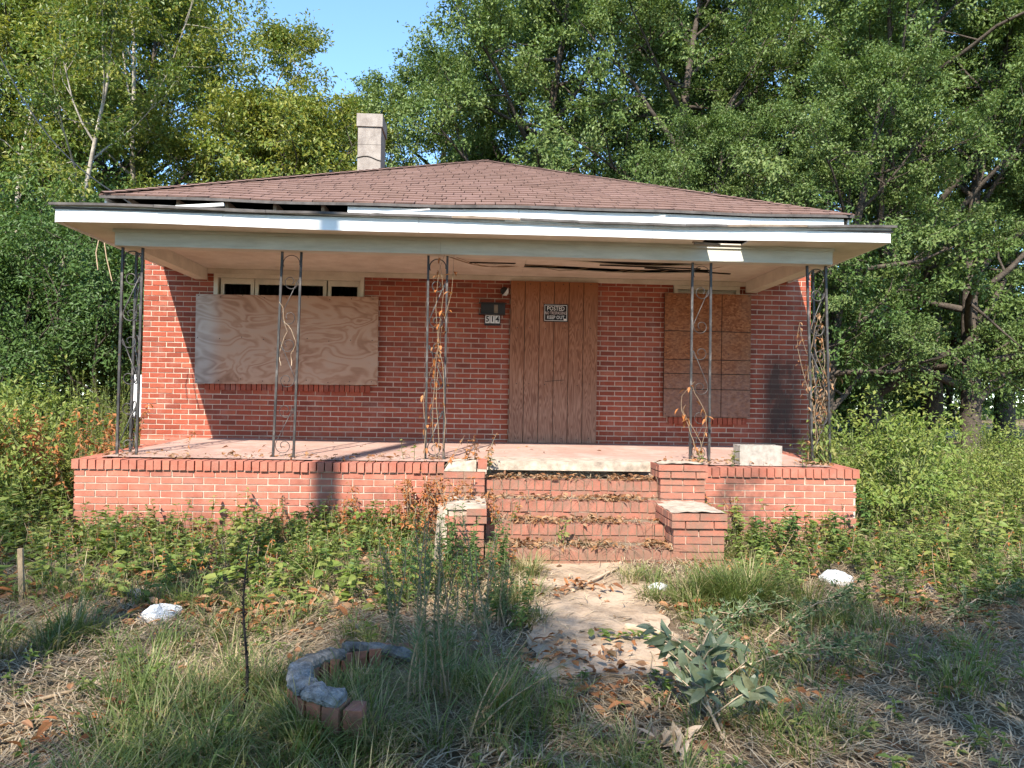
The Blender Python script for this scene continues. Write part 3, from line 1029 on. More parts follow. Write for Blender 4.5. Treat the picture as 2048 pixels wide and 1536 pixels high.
# ceiling planks
ys = np.linspace(BY + .155, WY - .012, 10)
for i in range(9):
    for (a, b) in ((-3.595, .55), (.553, 3.635)):
        if i == 5 and a > 0: a = 2.9
        g = Geo(); xs_ = np.linspace(a, b, 14)
        dr = {1: .05, 3: .07, 4: .03, 6: .035}.get(i, 0) if a > 0 else (.012 if i == 2 else 0)
        for j in range(13):
            a0, a1 = xs_[j], xs_[j + 1]
            def zz(v):
                t = (v - a) / (b - a); return 3.2 - dr * math.sin(math.pi * min(1, t * 1.15)) ** 2 if t < .87 else 3.2
            g.hexa([(a0, ys[i] + .003, zz(a0)), (a1, ys[i] + .003, zz(a1)), (a1, ys[i + 1] - .003, zz(a1)), (a0, ys[i + 1] - .003, zz(a0)),
                    (a0, ys[i] + .003, zz(a0) + .012), (a1, ys[i] + .003, zz(a1) + .012), (a1, ys[i + 1] - .003, zz(a1) + .012), (a0, ys[i + 1] - .003, zz(a0) + .012)], .5)
        part('ceiling_plank', g, M['soffit'], house)
g = Geo(); g.box(-3.595, 3.635, WY - .03, WY - .004, 3.135, 3.197); part('ceiling_trim', g, M['soffit'], house)
g = Geo(); g.box(-3.6, 3.64, BY + .16, WY, 3.30, 3.31); part('attic_board', g, M['void'], house)
g = Geo()
for (p, q) in (((940, 525), (1030, 527)), ((1200, 530), (1400, 538)), ((1290, 536), (1460, 548))):
    g = Geo(); A = at(*p, 8.2); B = at(*q, 8.5); g.bar(A, B, .03, .012)
    part('hanging_lath', g, M['void'], house)

# ------------------------------------------------------------------ boards, sign, number, mailbox
def slab(name, corners, y, t, mat, label, cat):
    g = Geo(); c = [Vector(v) for v in corners]
    f = [(p.x, y, p.z) for p in c]; b = [(p.x, y + t, p.z) for p in c]
    g.add(f + b, [[0, 1, 2, 3], [7, 6, 5, 4], [0, 4, 5, 1], [1, 5, 6, 2], [2, 6, 7, 3], [3, 7, 4, 0]], .5)
    return solo(name, g, mat, label, cat, org=(c[0].x, y, c[0].z))


PLY = slab('plywood_board', [at(389, 767, 9.68), at(755, 770, 9.68), at(757, 594, 9.68), at(392, 588, 9.68)], 9.68, .018, M['ply'],
           'wide weathered plywood sheet with swirling grain nailed over the wide window', 'board')
dl, dr_ = at(1019, 700, 9.7).x, at(1195, 700, 9.7).x
door = obj('door_board', None, (dl, 9.7, .96), label='tall grooved wooden siding panel closing the doorway behind the posted sign', cat='board')
bz0, bz1 = .962, 3.132
for i in range(6):
    a = dl + (dr_ - dl) * i / 6; b = dl + (dr_ - dl) * (i + 1) / 6
    g = Geo(); g.box(a + .004, b - .004, 9.695, 9.712, bz0, bz1); part('plank', g, M['t111'], door)
g = Geo(); g.box(dl + .001, dr_ - .001, 9.7125, 9.727, bz0 + .001, bz1 - .001); part('backing', g, M['void'], door)
g = Geo(); c = at(1100, 762, 9.69); g.bar(at(1090, 763, 9.693), at(1128, 760, 9.693), .006, .006); part('crack', g, M['void'], door)
ol, orr = at(1328, 700, 9.69).x, at(1502, 700, 9.69).x
osb = obj('strand_board', None, (ol, 9.69, 1.34), label='brown strand board marked in a grid closing the narrow right hand window', cat='board')
zs = [at(1415, v, 9.69).z for v in (835, 779, 748, 720, 663, 587)]
xs_ = [ol, at(1443, 700, 9.69).x, orr]
for a, b in zip(xs_, xs_[1:]):
    for c, d in zip(zs, zs[1:]):
        g = Geo(); g.box(a + .005, b - .005, 9.688, 9.702, c + .005, d - .005); part('panel', g, M['osb'], osb)
g = Geo(); g.box(ol + .002, orr - .002, 9.7025, 9.715, zs[0] + .002, zs[-1] - .002); part('backing', g, M['void'], osb)

def nails(parent_name, pts, y, owner):
    g = Geo()
    for (x, z) in pts: g.tube([(x, y, z), (x, y - .003, z)], .007, 6, cap=True)
    part('nail_heads', g, M['black_metal'], owner, kind='stuff')


nails('door', [(dl + (dr_ - dl) * (i + .5) / 6 + .03 * math.sin(i * 5), z + .02 * math.sin(i * 3)) for i in range(6) for z in (1.02, 1.75, 2.5, 3.09)], 9.695, door)
nails('osb', [(ol + .03 + (orr - ol - .06) * i / 4, z) for i in range(5) for z in (1.38, 2.2, 3.0)], 9.688, osb)
g = Geo()
for i in range(9):
    for z in (1.73, 2.28, 2.83):
        x = -3.68 + 2.27 * i / 8; z_ = z + .015 * math.sin(i * 4); g.tube([(x, 9.68, z_), (x, 9.677, z_)], .007, 6, cap=True)
obj('nail_heads', g.mesh('nail_heads', M['black_metal'], False, WORLD[PLY.name]), WORLD[PLY.name], PLY, kind='stuff')


def text(name, s, size, loc, mat, parent, sx=1.0, ext=.0006, bold=0.0):
    cu = bpy.data.curves.new(name, 'FONT'); cu.body = s; cu.size = size; cu.align_x = 'CENTER'; cu.align_y = 'CENTER'; cu.extrude = ext; cu.offset = bold
    cu.resolution_u = 2
    o = bpy.data.objects.new('tmp_text', cu); COL.objects.link(o)
    dg = bpy.context.evaluated_depsgraph_get(); dg.update()
    me = bpy.data.meshes.new_from_object(o.evaluated_get(dg)); me.name = name
    bpy.data.objects.remove(o); bpy.data.curves.remove(cu)
    me.materials.clear(); me.materials.append(mat)
    t = obj(name, me, loc, parent, rot=(math.pi / 2, 0, 0), scale=(sx, 1, 1))
    return t


s0, s1 = at(1087, 643, 9.69), at(1136, 609, 9.69)
sc_ = (s0 + s1) / 2; sw, sh = s1.x - s0.x, s1.z - s0.z
sign = obj('posted_sign', None, (sc_.x, 9.69, sc_.z), label='small black and white no trespassing sign on the door panel', cat='sign')
g = Geo(); g.box(s0.x, s1.x, 9.688, 9.692, s0.z, s1.z); part('plate', g, M['black_ink'], sign)
g = Geo(); e = .012; t = .006
for (a, b, c, d) in ((s0.x + e, s1.x - e, s0.z + e, s0.z + e + t), (s0.x + e, s1.x - e, s1.z - e - t, s1.z - e), (s0.x + e, s0.x + e + t, s0.z + e + t, s1.z - e - t), (s1.x - e - t, s1.x - e, s0.z + e + t, s1.z - e - t)):
    g.box(a, b, 9.6865, 9.6878, c, d)
part('border_line', g, M['white_ink'], sign)
g = Geo(); g.box(s1.x - .055, s1.x - .02, 9.6862, 9.6864, s0.z + .02, s0.z + .042); part('corner_mark', g, M['white_ink'], sign)
text('lettering', 'POSTED', .082, (sc_.x, 9.6868, sc_.z + .057), M['white_ink'], sign, .80, bold=.0004)
text('lettering', 'NO TRESPASSING', .056, (sc_.x, 9.6868, sc_.z - .003), M['pink_ink'], sign, .66, bold=.0002)
text('lettering', 'KEEP OUT', .066, (sc_.x, 9.6868, sc_.z - .062), M['white_ink'], sign, .78, bold=.0003)

n0, n1 = at(970, 646, 9.72), at(1000, 631, 9.72)
num = obj('house_number', None, (n0.x, 9.73, n0.z), label='white house number tiles reading 514 on the brick wall', cat='house number')
wd = (n1.x - n0.x) / 3
g = Geo(); g.box(n0.x - .008, n1.x + .008, 9.728, 9.742, n0.z - .03, n1.z + .004); part('holder', g, M['black_metal'], num)
for i, ch_ in enumerate('514'):
    g = Geo(); g.box(n0.x + wd * i + .003, n0.x + wd * (i + 1) - .003, 9.724, 9.7278, n0.z, n1.z); part('number_tile', g, M['white_ink'], num)
    text('digit', ch_, .105, (n0.x + wd * (i + .5), 9.7232, (n0.z + n1.z) / 2), M['black_ink'], num, .9, bold=.003)

m0, m1 = at(957, 630, 9.6), at(1014, 603, 9.6)
mb = obj('mailbox', None, (m0.x, 9.66, m0.z), label='dark rusted wall mailbox with a hanging lid above the house number', cat='mailbox')
g = Geo(); g.box(m0.x + .03, m1.x - .02, 9.655, 9.742, m0.z + .03, m1.z - .01); part('body', g, M['rust_dark'] if 'rust_dark' in M else M['black_metal'], mb)
g = Geo(); g.hexa([(m0.x, 9.63, m1.z - .03), (m1.x, 9.63, m1.z - .03), (m1.x, 9.742, m1.z - .008), (m0.x, 9.742, m1.z - .008), (m0.x, 9.63, m1.z - .02), (m1.x, 9.63, m1.z - .02), (m1.x, 9.742, m1.z + .004), (m0.x, 9.742, m1.z + .004)]); part('lid', g, M['black_metal'], mb)
g = Geo(); g.box(m0.x, m1.x - .02, 9.63, 9.742, m0.z + .018, m0.z + .028); part('paper_tray', g, M['black_metal'], mb)
g = Geo(); xm = m0.x + (m1.x - m0.x) * .55; g.box(xm, xm + .05, 9.65, 9.654, m0.z + .035, m1.z - .04); part('slot_plate', g, M['old_wood'], mb)

lc = at(1009, 581, 9.7)
lamp = obj('broken_porch_light', None, (lc.x, 9.73, lc.z), label='broken porch light stub with white shard beside the door panel', cat='light')
g = Geo(); g.tube([(lc.x, 9.742, lc.z), (lc.x, 9.70, lc.z)], [.055, .05], 12, cap=True); part('junction_box', g, M['black_metal'], lamp, True)
g = Geo(); g.add([(lc.x + .01, 9.695, lc.z - .02), (lc.x + .05, 9.69, lc.z + .04), (lc.x + .055, 9.68, lc.z - .03), (lc.x + .03, 9.67, lc.z - .075), (lc.x - .03, 9.67, lc.z - .07), (lc.x + .005, 9.66, lc.z - .05)], [[0, 1, 2], [0, 2, 3], [0, 3, 4], [0, 4, 5]], .5)
part('shard', g, M['white_plastic'], lamp)

bl = at(1476, 935, 7.55)
blk = obj('concrete_block', None, (bl.x, 7.55, .895), rot=(0, 0, 0), label='grey concrete block lying on the porch ledge by the corner column', cat='concrete block')
bw, bh = at(1560, 935, 7.55).x - bl.x, .215
g = Geo(); x0 = bl.x
g.box(x0, x0 + bw, 7.50, 7.535, .885, .885 + bh); g.box(x0, x0 + bw, 7.665, 7.70, .885, .885 + bh)
for xx in (x0, x0 + bw / 2 - .018, x0 + bw - .036): g.box(xx + .0005, xx + .0355, 7.535, 7.665, .886, .884 + bh)
part('shell', g, M['block'], blk)

ub = at(258, 835, 9.95); ut = at(276, 750, 9.95)
mt = obj('meter_box', None, (ub.x, 10.0, ub.z), label='white utility box at the left corner of the brick house', cat='utility box')
g = Geo(); g.box(-4.64, -4.425, 9.98, 10.3, ub.z, ut.z); part('case', g, M['white_plastic'], mt)
g = Geo(); g.box(-4.65, -4.42, 9.968, 9.978, ub.z + .01, ut.z + .005); part('cover', g, M['white_plastic'], mt)
g = Geo(); g.tube([(-4.5, 10.1, .1), (-4.5, 10.1, ub.z)], .025, 8); part('conduit', g, M['block'], mt, True)

# ------------------------------------------------------------------ iron columns
def scroll_pts(w, sgn=1, n=40):
    """S-scroll between two posts: local u across (0..w), v up (0..~.62)"""
    r = w * .47
    cx, out = w / 2, []
    # lower spiral, opening upward
    for t in np.linspace(0, 1, n):
        a = -math.pi * .1 - (1 - t) * math.pi * 2.4
        k = r * (.30 + .70 * t)
        out.append((cx + k * math.cos(a + math.pi * .2), r + k * math.sin(a + math.pi * .2)))
    a0 = out[-1]
    top = []
    for t in np.linspace(0, 1, n):
        a = math.pi * .9 + t * math.pi * 2.4
        k = r * (1 - .70 * t)
        top.append((cx + k * math.cos(a - math.pi * .0), .46 + k * math.sin(a)))
    out += top
    return [(u if sgn > 0 else w - u, v) for u, v in out]


def column(Xs, zt, zb, label, third=None, tr=.0062):
    """Xs: (x left top, x right top, x left bottom, x right bottom), Y"""
    (a, b, c, d), Y = Xs
    root = obj('iron_column', None, ((c + d) / 2, Y, zb), label=label, cat='porch column', group='wrought iron columns along the porch')
    posts = [((c, Y, zb), (a, Y, zt)), ((d, Y, zb), (b, Y, zt))]
    if third: posts.append(((third[1], third[2], zb), (third[0], third[2], zt)))
    for p, q in posts:
        g = Geo(); g.bar(p, q, .023); part('post', g, M['iron'], root)
        g = Geo(); g.box(p[0] - .028, p[0] + .028, p[1] - .028, p[1] + .028, zb - .002, zb + .006); part('foot_plate', g, M['iron'], root)
    faces = [(posts[0], posts[1])]
    if third: faces.append((posts[1], posts[2]))
    for fi, (A, B) in enumerate(faces):
        A0, A1, B0, B1 = [np.array(v, float) for v in (*A, *B)]
        H = zt - zb
        for si, v0 in enumerate((.03, .72, 1.38)):
            w_ = np.linalg.norm(B0 - A0) - .024
            pl = []
            for u, v in scroll_pts(w_, 1 if (si + fi) % 2 else -1):
                t = (v0 + v) / H
                f = (u + .012) / (w_ + .024)
                pl.append((A0 + (A1 - A0) * t) * (1 - f) + (B0 + (B1 - B0) * t) * f)
            g = Geo(); g.tube(pl, tr, 5); part('scroll', g, M['iron'], root, True)
        # arch under the beam
        pl = []
        for a_ in np.linspace(-.2, 3.6, 26):
            k = .09 if a_ < 3.15 else .09
            f = .5 + math.cos(a_) * .43; t = (H - .12 + math.sin(a_) * .085) / H
            pl.append((A0 + (A1 - A0) * t) * (1 - f) + (B0 + (B1 - B0) * t) * f)
        g = Geo(); g.tube(pl, tr, 5); part('scroll', g, M['iron'], root, True)
    return root


CY = 7.70
def cx(*p): return tuple(at(v[0], v[1], CY).x for v in p)
column((cx((565, 503), (603, 505), (546, 908), (587, 909)), CY), 3.05, .895, 'leaning black iron column in front of the plywood sheet', tr=.004)
column((cx((857, 513), (895, 513), (851, 910), (887, 911)), CY), 3.05, .895, 'weathered pale iron column with dry vine left of the door')
column((cx((1385, 527), (1422, 527), (1380, 915), (1418, 920)), CY), 3.05, .895, 'grey iron column in front of the strand board', tr=.004)
c1 = cx((246, 497), (286, 497), (234, 907), (273, 905))
column((c1, CY), 3.05, .895, 'three post black iron column at the left porch corner', third=(c1[0] + .03, c1[2] + .02, CY + .24))
c5 = cx((1614, 530), (1651, 530), (1625, 925), (1660, 928))
column((c5, CY), 3.05, .895, 'three post iron column smothered in dead vine at the right porch corner', third=(c5[1] - .03, c5[3] - .02, CY + .24))

# ------------------------------------------------------------------ trees
def make_skel(seed, H, r0, R, zmin, n1, n2, n3, trunks=1, fork=None, updir=.25, lean=0.0, shape=1.0):
    rg = np.random.default_rng(seed)
    lines, tips = [], []

    def poly(p, d, L, r, k, jit, up, taper):
        P, Rr = [p], [r]
        for i in range(k):
            d = nrm(d + rg.normal(0, jit, 3) + np.array([0, 0, up]))
            p = p + d * L / k; P.append(p); Rr.append(r * (1 - taper * (i + 1) / k))
        return np.array(P), np.array(Rr), d
    for tr in range(trunks):
        a = rg.random() * 6.28
        d0 = nrm(np.array([math.cos(a) * (lean + .25 * (trunks > 1)), math.sin(a) * (lean + .25 * (trunks > 1)), 1.0]))
        P, Rr, _ = poly(np.array([0, 0, -.3]), d0, H * .93, r0 * (1 if trunks == 1 else .75), 10, .06, .05, .9)
        lines.append((P, Rr, 0))
        for j in range(n1 // trunks):
            t = zmin + (1 - zmin) * ((j + rg.random()) / (n1 // trunks)) ** .9
            q = t * (len(P) - 1); i = min(int(q), len(P) - 2); p = P[i] + (P[i + 1] - P[i]) * (q - i)
            env = (math.sin(math.pi * min(1, (t * .86 + .16))) ** .7) * R * shape
            az = j * 2.4 + rg.random() * .8
            el = updir + .5 * t + rg.normal(0, .15)
            d = np.array([math.cos(az) * math.cos(el), math.sin(az) * math.cos(el), math.sin(el)])
            L1 = max(.6, env * (.75 + .45 * rg.random()))
            P1, R1, _ = poly(p, d, L1, max(.02, Rr[i] * .5), 6, .13, .05, .85)
            lines.append((P1, R1, 1))
            for k in range(n2):
                t2 = .25 + .75 * (k + rg.random()) / n2
                q = t2 * 6; i2 = min(int(q), 5); p2 = P1[i2] + (P1[i2 + 1] - P1[i2]) * (q - i2)
                d2 = nrm(nrm(P1[i2 + 1] - P1[i2]) * .7 + rg.normal(0, .6, 3) + np.array([0, 0, .1]))
                L2 = L1 * (.5 - .25 * t2) + .35
                P2, R2, _ = poly(p2, d2, L2, max(.012, R1[i2] * .5), 4, .18, .03, .8)
                lines.append((P2, R2, 2))
                for m_ in range(n3):
                    t3 = .3 + .7 * (m_ + rg.random()) / n3
                    q = t3 * 4; i3 = min(int(q), 3); p3 = P2[i3] + (P2[i3 + 1] - P2[i3]) * (q - i3)
                    d3 = nrm(nrm(P2[i3 + 1] - P2[i3]) * .5 + rg.normal(0, .7, 3))
                    L3 = .35 + .5 * rg.random()
                    tips.append((p3, p3 + d3 * L3))
    return lines, tips


def make_tree(name, seed, H, r0, R, zmin, n1, n2, n3, per, leafL, leafW, leafm, barkm, label, cat='tree', sigma=.2, **kw):
    lines, tips = make_skel(seed, H, r0, R, zmin, n1, n2, n3, **kw)
    root = obj(name, None, (0, 0, 0), label=label, cat=cat)
    g = Geo()
    for P, Rr, lv in lines:
        g.tube(P, Rr, (9, 6, 4)[lv])
    rg = np.random.default_rng(seed + 1)
    a = np.array([t[0] for t in tips]); b = np.array([t[1] for t in tips])
    for p, q in zip(a[::3], b[::3]): g.tube([p, (p + q) / 2 + rg.normal(0, .03, 3), q], [.008, .006, .003], 3)
    obj('trunk', g.mesh('trunk', barkm, True), (0, 0, 0), root)
    n = len(tips) * per
    t = rg.random((n, 1)) ** .7
    idx = np.repeat(np.arange(len(tips)), per)
    P = a[idx] + (b[idx] - a[idx]) * t + rg.normal(0, sigma, (n, 3)) * np.array([1, 1, .6])
    ctr = np.array([0, 0, H * .5])
    A = nrm(b[idx] - a[idx]) * .6 + rg.normal(0, .7, (n, 3)) + np.array([0, 0, -.25])
    N = rg.normal(0, .45, (n, 3)) + np.array([0, 0, .75]) + nrm(P - ctr) * .8
    tint = np.repeat(rg.random(len(tips)) * .5, per) + rg.random(n) * .5
    L = leafL * (.65 + .7 * rg.random(n)); Wd = L * leafW
    g = Geo(); keep = P[:, 2] > .05
    g.leaves(P[keep], A[keep], N[keep], L[keep], Wd[keep], tint[keep])
    obj('crown', g.mesh('crown', leafm), (0, 0, 0), root)
    return root


T = {}
T['oak'] = make_tree('oak_tree', 11, 17, .34, 5.2, .10, 30, 6, 6, 72, .11, .58, M['leaf_oak'], M['bark_dark'], 'x', sigma=.13)
T['oakb'] = make_tree('oak_tree', 23, 15, .30, 4.6, .12, 27, 6, 6, 72, .105, .58, M['leaf_oak'], M['bark_dark'], 'x', sigma=.13, updir=.1)
T['pale'] = make_tree('pale_bark_tree', 31, 14, .17, 4.2, .36, 14, 6, 6, 56, .12, .5, M['leaf_light'], M['bark_pale'], 'x', sigma=.15, trunks=2, updir=.5)
T['street'] = make_tree('street_tree', 91, 15, .30, 4.6, .14, 28, 6, 6, 9, .12, .6, M['leaf_oak'], M['bark_dark'], 'x', sigma=.16, updir=.2)
T['light'] = make_tree('light_green_tree', 67, 15, .26, 4.6, .16, 28, 7, 6, 54, .12, .5, M['leaf_light'], M['bark_dark'], 'x', sigma=.13, updir=.3)
T['yellow'] = make_tree('yellow_green_tree', 47, 9, .16, 3.2, .18, 20, 7, 6, 58, .11, .5, M['leaf_light'], M['bark_dark'], 'x', sigma=.13)
T['shrub'] = make_tree('understorey_shrub', 53, 4.2, .06, 2.0, .08, 16, 5, 5, 52, .08, .5, M['leaf_shrub'], M['bark_dark'], 'x', cat='shrub', sigma=.11, trunks=4, updir=.3)
T['bush'] = make_tree('field_bush', 59, 1.5, .02, .8, .08, 14, 4, 3, 26, .08, .5, M['leaf_field'], M['stem'], 'x', cat='bush', sigma=.1, trunks=4, updir=.5)
used = set()


def plant(kind, x, y, sc, label, group=None, rz=None):
    loc = (x, y, float(gz(x, y)) - .05); rz = rng.random() * 6.28 if rz is None else rz
    r = T[kind]
    if kind not in used:
        used.add(kind); r.location = loc; r.rotation_euler = (0, 0, rz); r.scale = (sc, sc, sc); r['label'] = label
        if group: r['group'] = group
        return r
    return copy_tree(r, loc, rz, sc, label, group)


# woods behind and right of the house
plant('oak', 11.2, 20.5, 1.0, 'tall dense oak at the right edge with a dark trunk over the lawn', 'oaks behind the house')
plant('oak', 6.4, 21.5, 1.05, 'tall dense oak rising behind the right end of the roof', 'oaks behind the house', 1.1)
plant('oakb', 0.9, 24.5, 1.2, 'tall oak standing directly behind the roof peak', 'oaks behind the house', .4)
plant('oakb', -1.9, 27.0, 1.08, 'oak beside the sky gap, right of the chimney', 'oaks behind the house', 2.2)
plant('oak', 15.5, 24.0, 1.1, 'far right oak partly outside the view', 'oaks behind the house', 3.3)
for i, (x, y, s) in enumerate(((4.5, 28, 1.15), (9, 27, 1.2), (13.5, 30, 1.2), (18.5, 30, 1.2), (-1.8, 32, .80))):
    plant(('oak', 'oakb')[i % 2], x, y, s, ('dark oak deep behind the roof peak', 'dark oak deep behind the right roof slope', 'dark oak deep behind the right corner of the porch roof', 'dark oak deep behind the oak with the trunk over the lawn', 'distant oak showing just right of the chimney top')[i], 'second row oaks')
for (x, y, s, kd, lb) in ((8.0, 16.5, .66, 'oakb', 'leafy oak with low branches just right of the porch roof'), (13.0, 18.5, .80, 'oak', 'leafy oak overhanging the right lawn'), (17.5, 21.5, .95, 'oakb', 'oak at the right border of the woods'), (5.0, 18.2, .62, 'oakb', 'small oak behind the right slope of the roof'),
                       (19.5, 26.0, 1.1, 'oak', 'tall oak beyond the right border of the woods'), (11.5, 33, 1.2, 'oakb', 'tall oak deep in the woods at the right')):
    plant(kd, x, y, s, lb, 'oaks behind the house')
# left woods
plant('pale', -10.9, 17.0, .86, 'forked tree with pale bare trunk at the upper left', 'trees left of the house', 2.0)
plant('pale', -10.6, 23.0, 1.12, 'broad light green tree bordering the sky gap on its left', 'trees left of the house', .7)
plant('pale', -15.4, 23.5, 1.15, 'light green tree at the far left edge of the view', 'trees left of the house', 4.0)
plant('yellow', -5.9, 21.5, 1.15, 'yellow green tree just left of the chimney', 'trees left of the house', .2)
plant('yellow', -8.2, 18.5, .72, 'low yellow green tree above the left end of the roof', 'trees left of the house', 1.7)
plant('yellow', -2.9, 24.5, 1.0, 'yellow green tree rising behind the chimney', 'trees left of the house', 3.1)
for i, (x, y, s) in enumerate(((-20, 30, 1.1), (-15, 31, .95), (-10.5, 31, .8), (-6.0, 33, .72), (-3, 36, .72))):
    plant(('oak', 'oakb')[i % 2], x, y, s, ('dark tree at the far left deep behind the light green ones', 'dark tree deep behind the pale forked tree', 'dark tree deep behind the broad light green tree by the sky gap', 'dark low tree between the left roof slope and the light green crowns', 'dark low tree deep behind the chimney')[i], 'second row trees at the left')
for (x, y, s, lb) in ((-11.0, 24.0, 1.10, 'broad light green tree at the left side of the sky gap'), (-13.6, 22.0, 1.05, 'dense light green tree behind the pale forked tree'), (-18.0, 22.5, 1.05, 'dense light green tree cut by the left edge of the view'), (-7.4, 27.5, .80, 'rounded light green tree low in the sky gap left of the chimney'),
                      (-4.5, 30.0, .92, 'distant light green tree behind the chimney')):
    plant('light', x, y, s, lb, 'trees left of the house')
# understorey
LB = iter(['dark shrub left of the field among the tall weeds', 'bright rounded shrub behind the left corner column', 'dark shrub touching the left end of the porch roof', 'tall shrub under the pale forked tree', 'shrub behind the left roof corner', 'tall dark shrub behind the rounded one at the left', 'tall shrub below the low yellow green tree', 'dark shrub at the left edge under the far left tree'])
for (x, y, s) in ((-12.5, 16.5, 1.25), (-9.8, 15.8, 1.15), (-7.6, 15.5, 1.1), (-14.5, 19, 1.5), (-6.2, 17.5, 1.0), (-11, 19.5, 1.5), (-8.6, 18.6, 1.35), (-16.5, 17.5, 1.4)):
    plant('shrub', x, y, s, next(LB), 'understorey shrubs left of the house')
LB = iter(['leafy shrub beside the right house wall', 'leafy shrub behind the right corner column', 'tall shrub behind the right roof corner', 'shrub left of the dark crate', 'shrub behind the dark crate', 'shrub right of the oak trunk', 'tall shrub behind the right lawn', 'shrub at the right edge under the oaks', 'small sunlit shrub before the dark crate woods', 'tall shrub deep in the woods behind the crate', 'tall shrub deep in the woods at the right edge'])
for (x, y, s) in ((6.6, 16.5, 1.2), (8.3, 19.5, 1.3), (6.0, 19.5, 1.5), (10.6, 25, 1.2), (13, 26, 1.1), (15.5, 27.5, 1.2), (8.6, 24, 1.4), (17.5, 25.5, 1.3), (12.0, 23.5, .75), (16.5, 29, 1.5), (20, 30, 1.6)):
    plant('shrub', x, y, s, next(LB), 'understorey shrubs right of the house')
LB = iter(['tall dark shrub just left of the chimney behind the roof', 'tall dark shrub behind the roof peak', 'tall dark shrub behind the right roof slope', 'tall dark shrub behind the middle of the left roof slope', 'tall dark shrub behind the left roof end', 'tall dark shrub far behind the left field'])
for (x, y, s) in ((-4, 26, 2.0), (0, 27, 2.1), (4, 27, 1.9), (-7, 27, 2.0), (-12, 26, 1.9), (-17, 27, 2.0)):
    plant('shrub', x, y, s, next(LB), 'tall shrubs behind the roof')
rw = np.random.default_rng(9); g = Geo(); n = 26000
cxs = rw.uniform(-75, 75, 420); czs = rw.uniform(0, 1, 420) ** 1.2 * 9; cys = rw.uniform(44, 56, 420)
i = rw.integers(0, 420, n); P = np.stack([cxs[i], cys[i], czs[i]], -1) + rw.normal(0, 1, (n, 3)) * [1.6, 1.2, 1.3]
P[:, 2] = np.maximum(P[:, 2], .4) + gz(P[:, 0], np.minimum(P[:, 1], 38))
g.leaves(P, rw.normal(0, 1, (n, 3)), rw.normal(0, .5, (n, 3)) + [0, -.5, .6], .35 + .4 * rw.random(n), .3)
obj('distant_woods', g.mesh('distant_woods', M['leaf_oak']), kind='stuff')['label'] = 'far off mass of woods seen under the tree crowns'
# trees on the near side of the street: their shade lies over the yard
for (kd, x, y, s, rz, lb) in (('street', -10.6, -8.0, 0.95, .5, 'street tree farthest left of the viewpoint that shades the yard'), ('street', -8.2, -9.2, 1.02, 2.0, 'tall street tree left of the viewpoint that shades the yard'),
                          ('street', -6.7, -8.4, 0.93, 4.1, 'street tree nearest the utility pole that shades the yard'), ('street', -4.9, -9.9, 0.93, 1.2, 'street tree right behind the viewpoint that shades the yard'),
                          ('street', -3.9, -7.6, 0.71, 5.0, 'small street tree near the viewpoint that shades the planter'), ('street', -3.4, -5.7, 0.67, 1.0, 'young street tree close behind the viewpoint that shades the planter'), ('street', -1.0, -5.0, 0.53, 3.8, 'young street tree close behind the viewpoint that shades the near path end'), ('street', -0.5, -7.3, 0.84, 0.6, 'street tree over the viewpoint that shades the ground right of the path'), ('street', -5.7, -5.7, 0.68, 2.6, 'small street tree beside the utility pole that shades the yard'), ('street', 1.2, -7.4, 0.86, 3.0, 'street tree just right of the viewpoint that shades the yard'), ('street', 3.4, -8.6, 0.93, .2, 'tall street tree right of the viewpoint that shades the yard'), ('street', 6.0, -8.0, 0.86, 5.2, 'street tree farthest right of the viewpoint that shades the yard')):
    plant(kd, x, y, s, lb, 'street trees', rz)
g = Geo(); g.tube([(-4.75, -3.2, -.2), (-4.75, -3.2, 13.8)], [.16, .12], 12)
solo('utility_pole', g, M['old_wood'], 'tall wooden utility pole whose shadow falls across the porch', 'utility pole', (-4.75, -3.2, 0), True)

# service cable and dangling wires
A = at(263, 408, 9.2); B = at(-40, 30, 12.5)
g = Geo(); P = [np.array(A) + (np.array(B) - np.array(A)) * t + np.array([0, 0, -.5 * math.sin(math.pi * t)]) for t in np.linspace(0, 1, 14)]
g.tube(P, .009, 5); solo('service_cable', g, M['cable'], 'black overhead cable running up to the left from the roof corner', 'cable', A, True)
for (p0, pts) in ((( 198, 478), ((198, 478), (192, 505), (196, 540))), ((208, 480), ((208, 480), (213, 515), (220, 545), (224, 562)))):
    g = Geo(); Q = [at(x, y, 8.3) for x, y in pts]; g.tube(Q, .006, 5)
    solo('hanging_wire', g, M['stick'], 'short pale wire hanging below the left soffit' if p0[0] < 200 else 'longer pale wire hanging below the left soffit', 'wire', Q[0], True)

# dark box and pale slab far right under the trees
fb = gr(1905, 872)
cr = obj('metal_crate', None, fb, label='dark open crate on a pale slab beside the tree trunk at the far right', cat='crate')
wd = 1.0; g = Geo(); x, y, z = fb
g.box(x - .55, x + .95, y - .4, y + .5, z - .05, z + .30); part('slab', g, M['concrete'], cr)
g = Geo(); g.box(x - .5, x + .35, y - .3, y + .35, z + .302, z + .33); g.box(x - .5, x - .47, y - .3, y + .35, z + .33, z + .72); g.box(x + .32, x + .35, y - .3, y + .35, z + .33, z + .72); g.box(x - .47, x + .32, y + .32, y + .35, z + .33, z + .72); g.box(x - .52, x + .37, y - .32, y + .37, z + .72, z + .76)
part('case', g, M['black_metal'], cr)

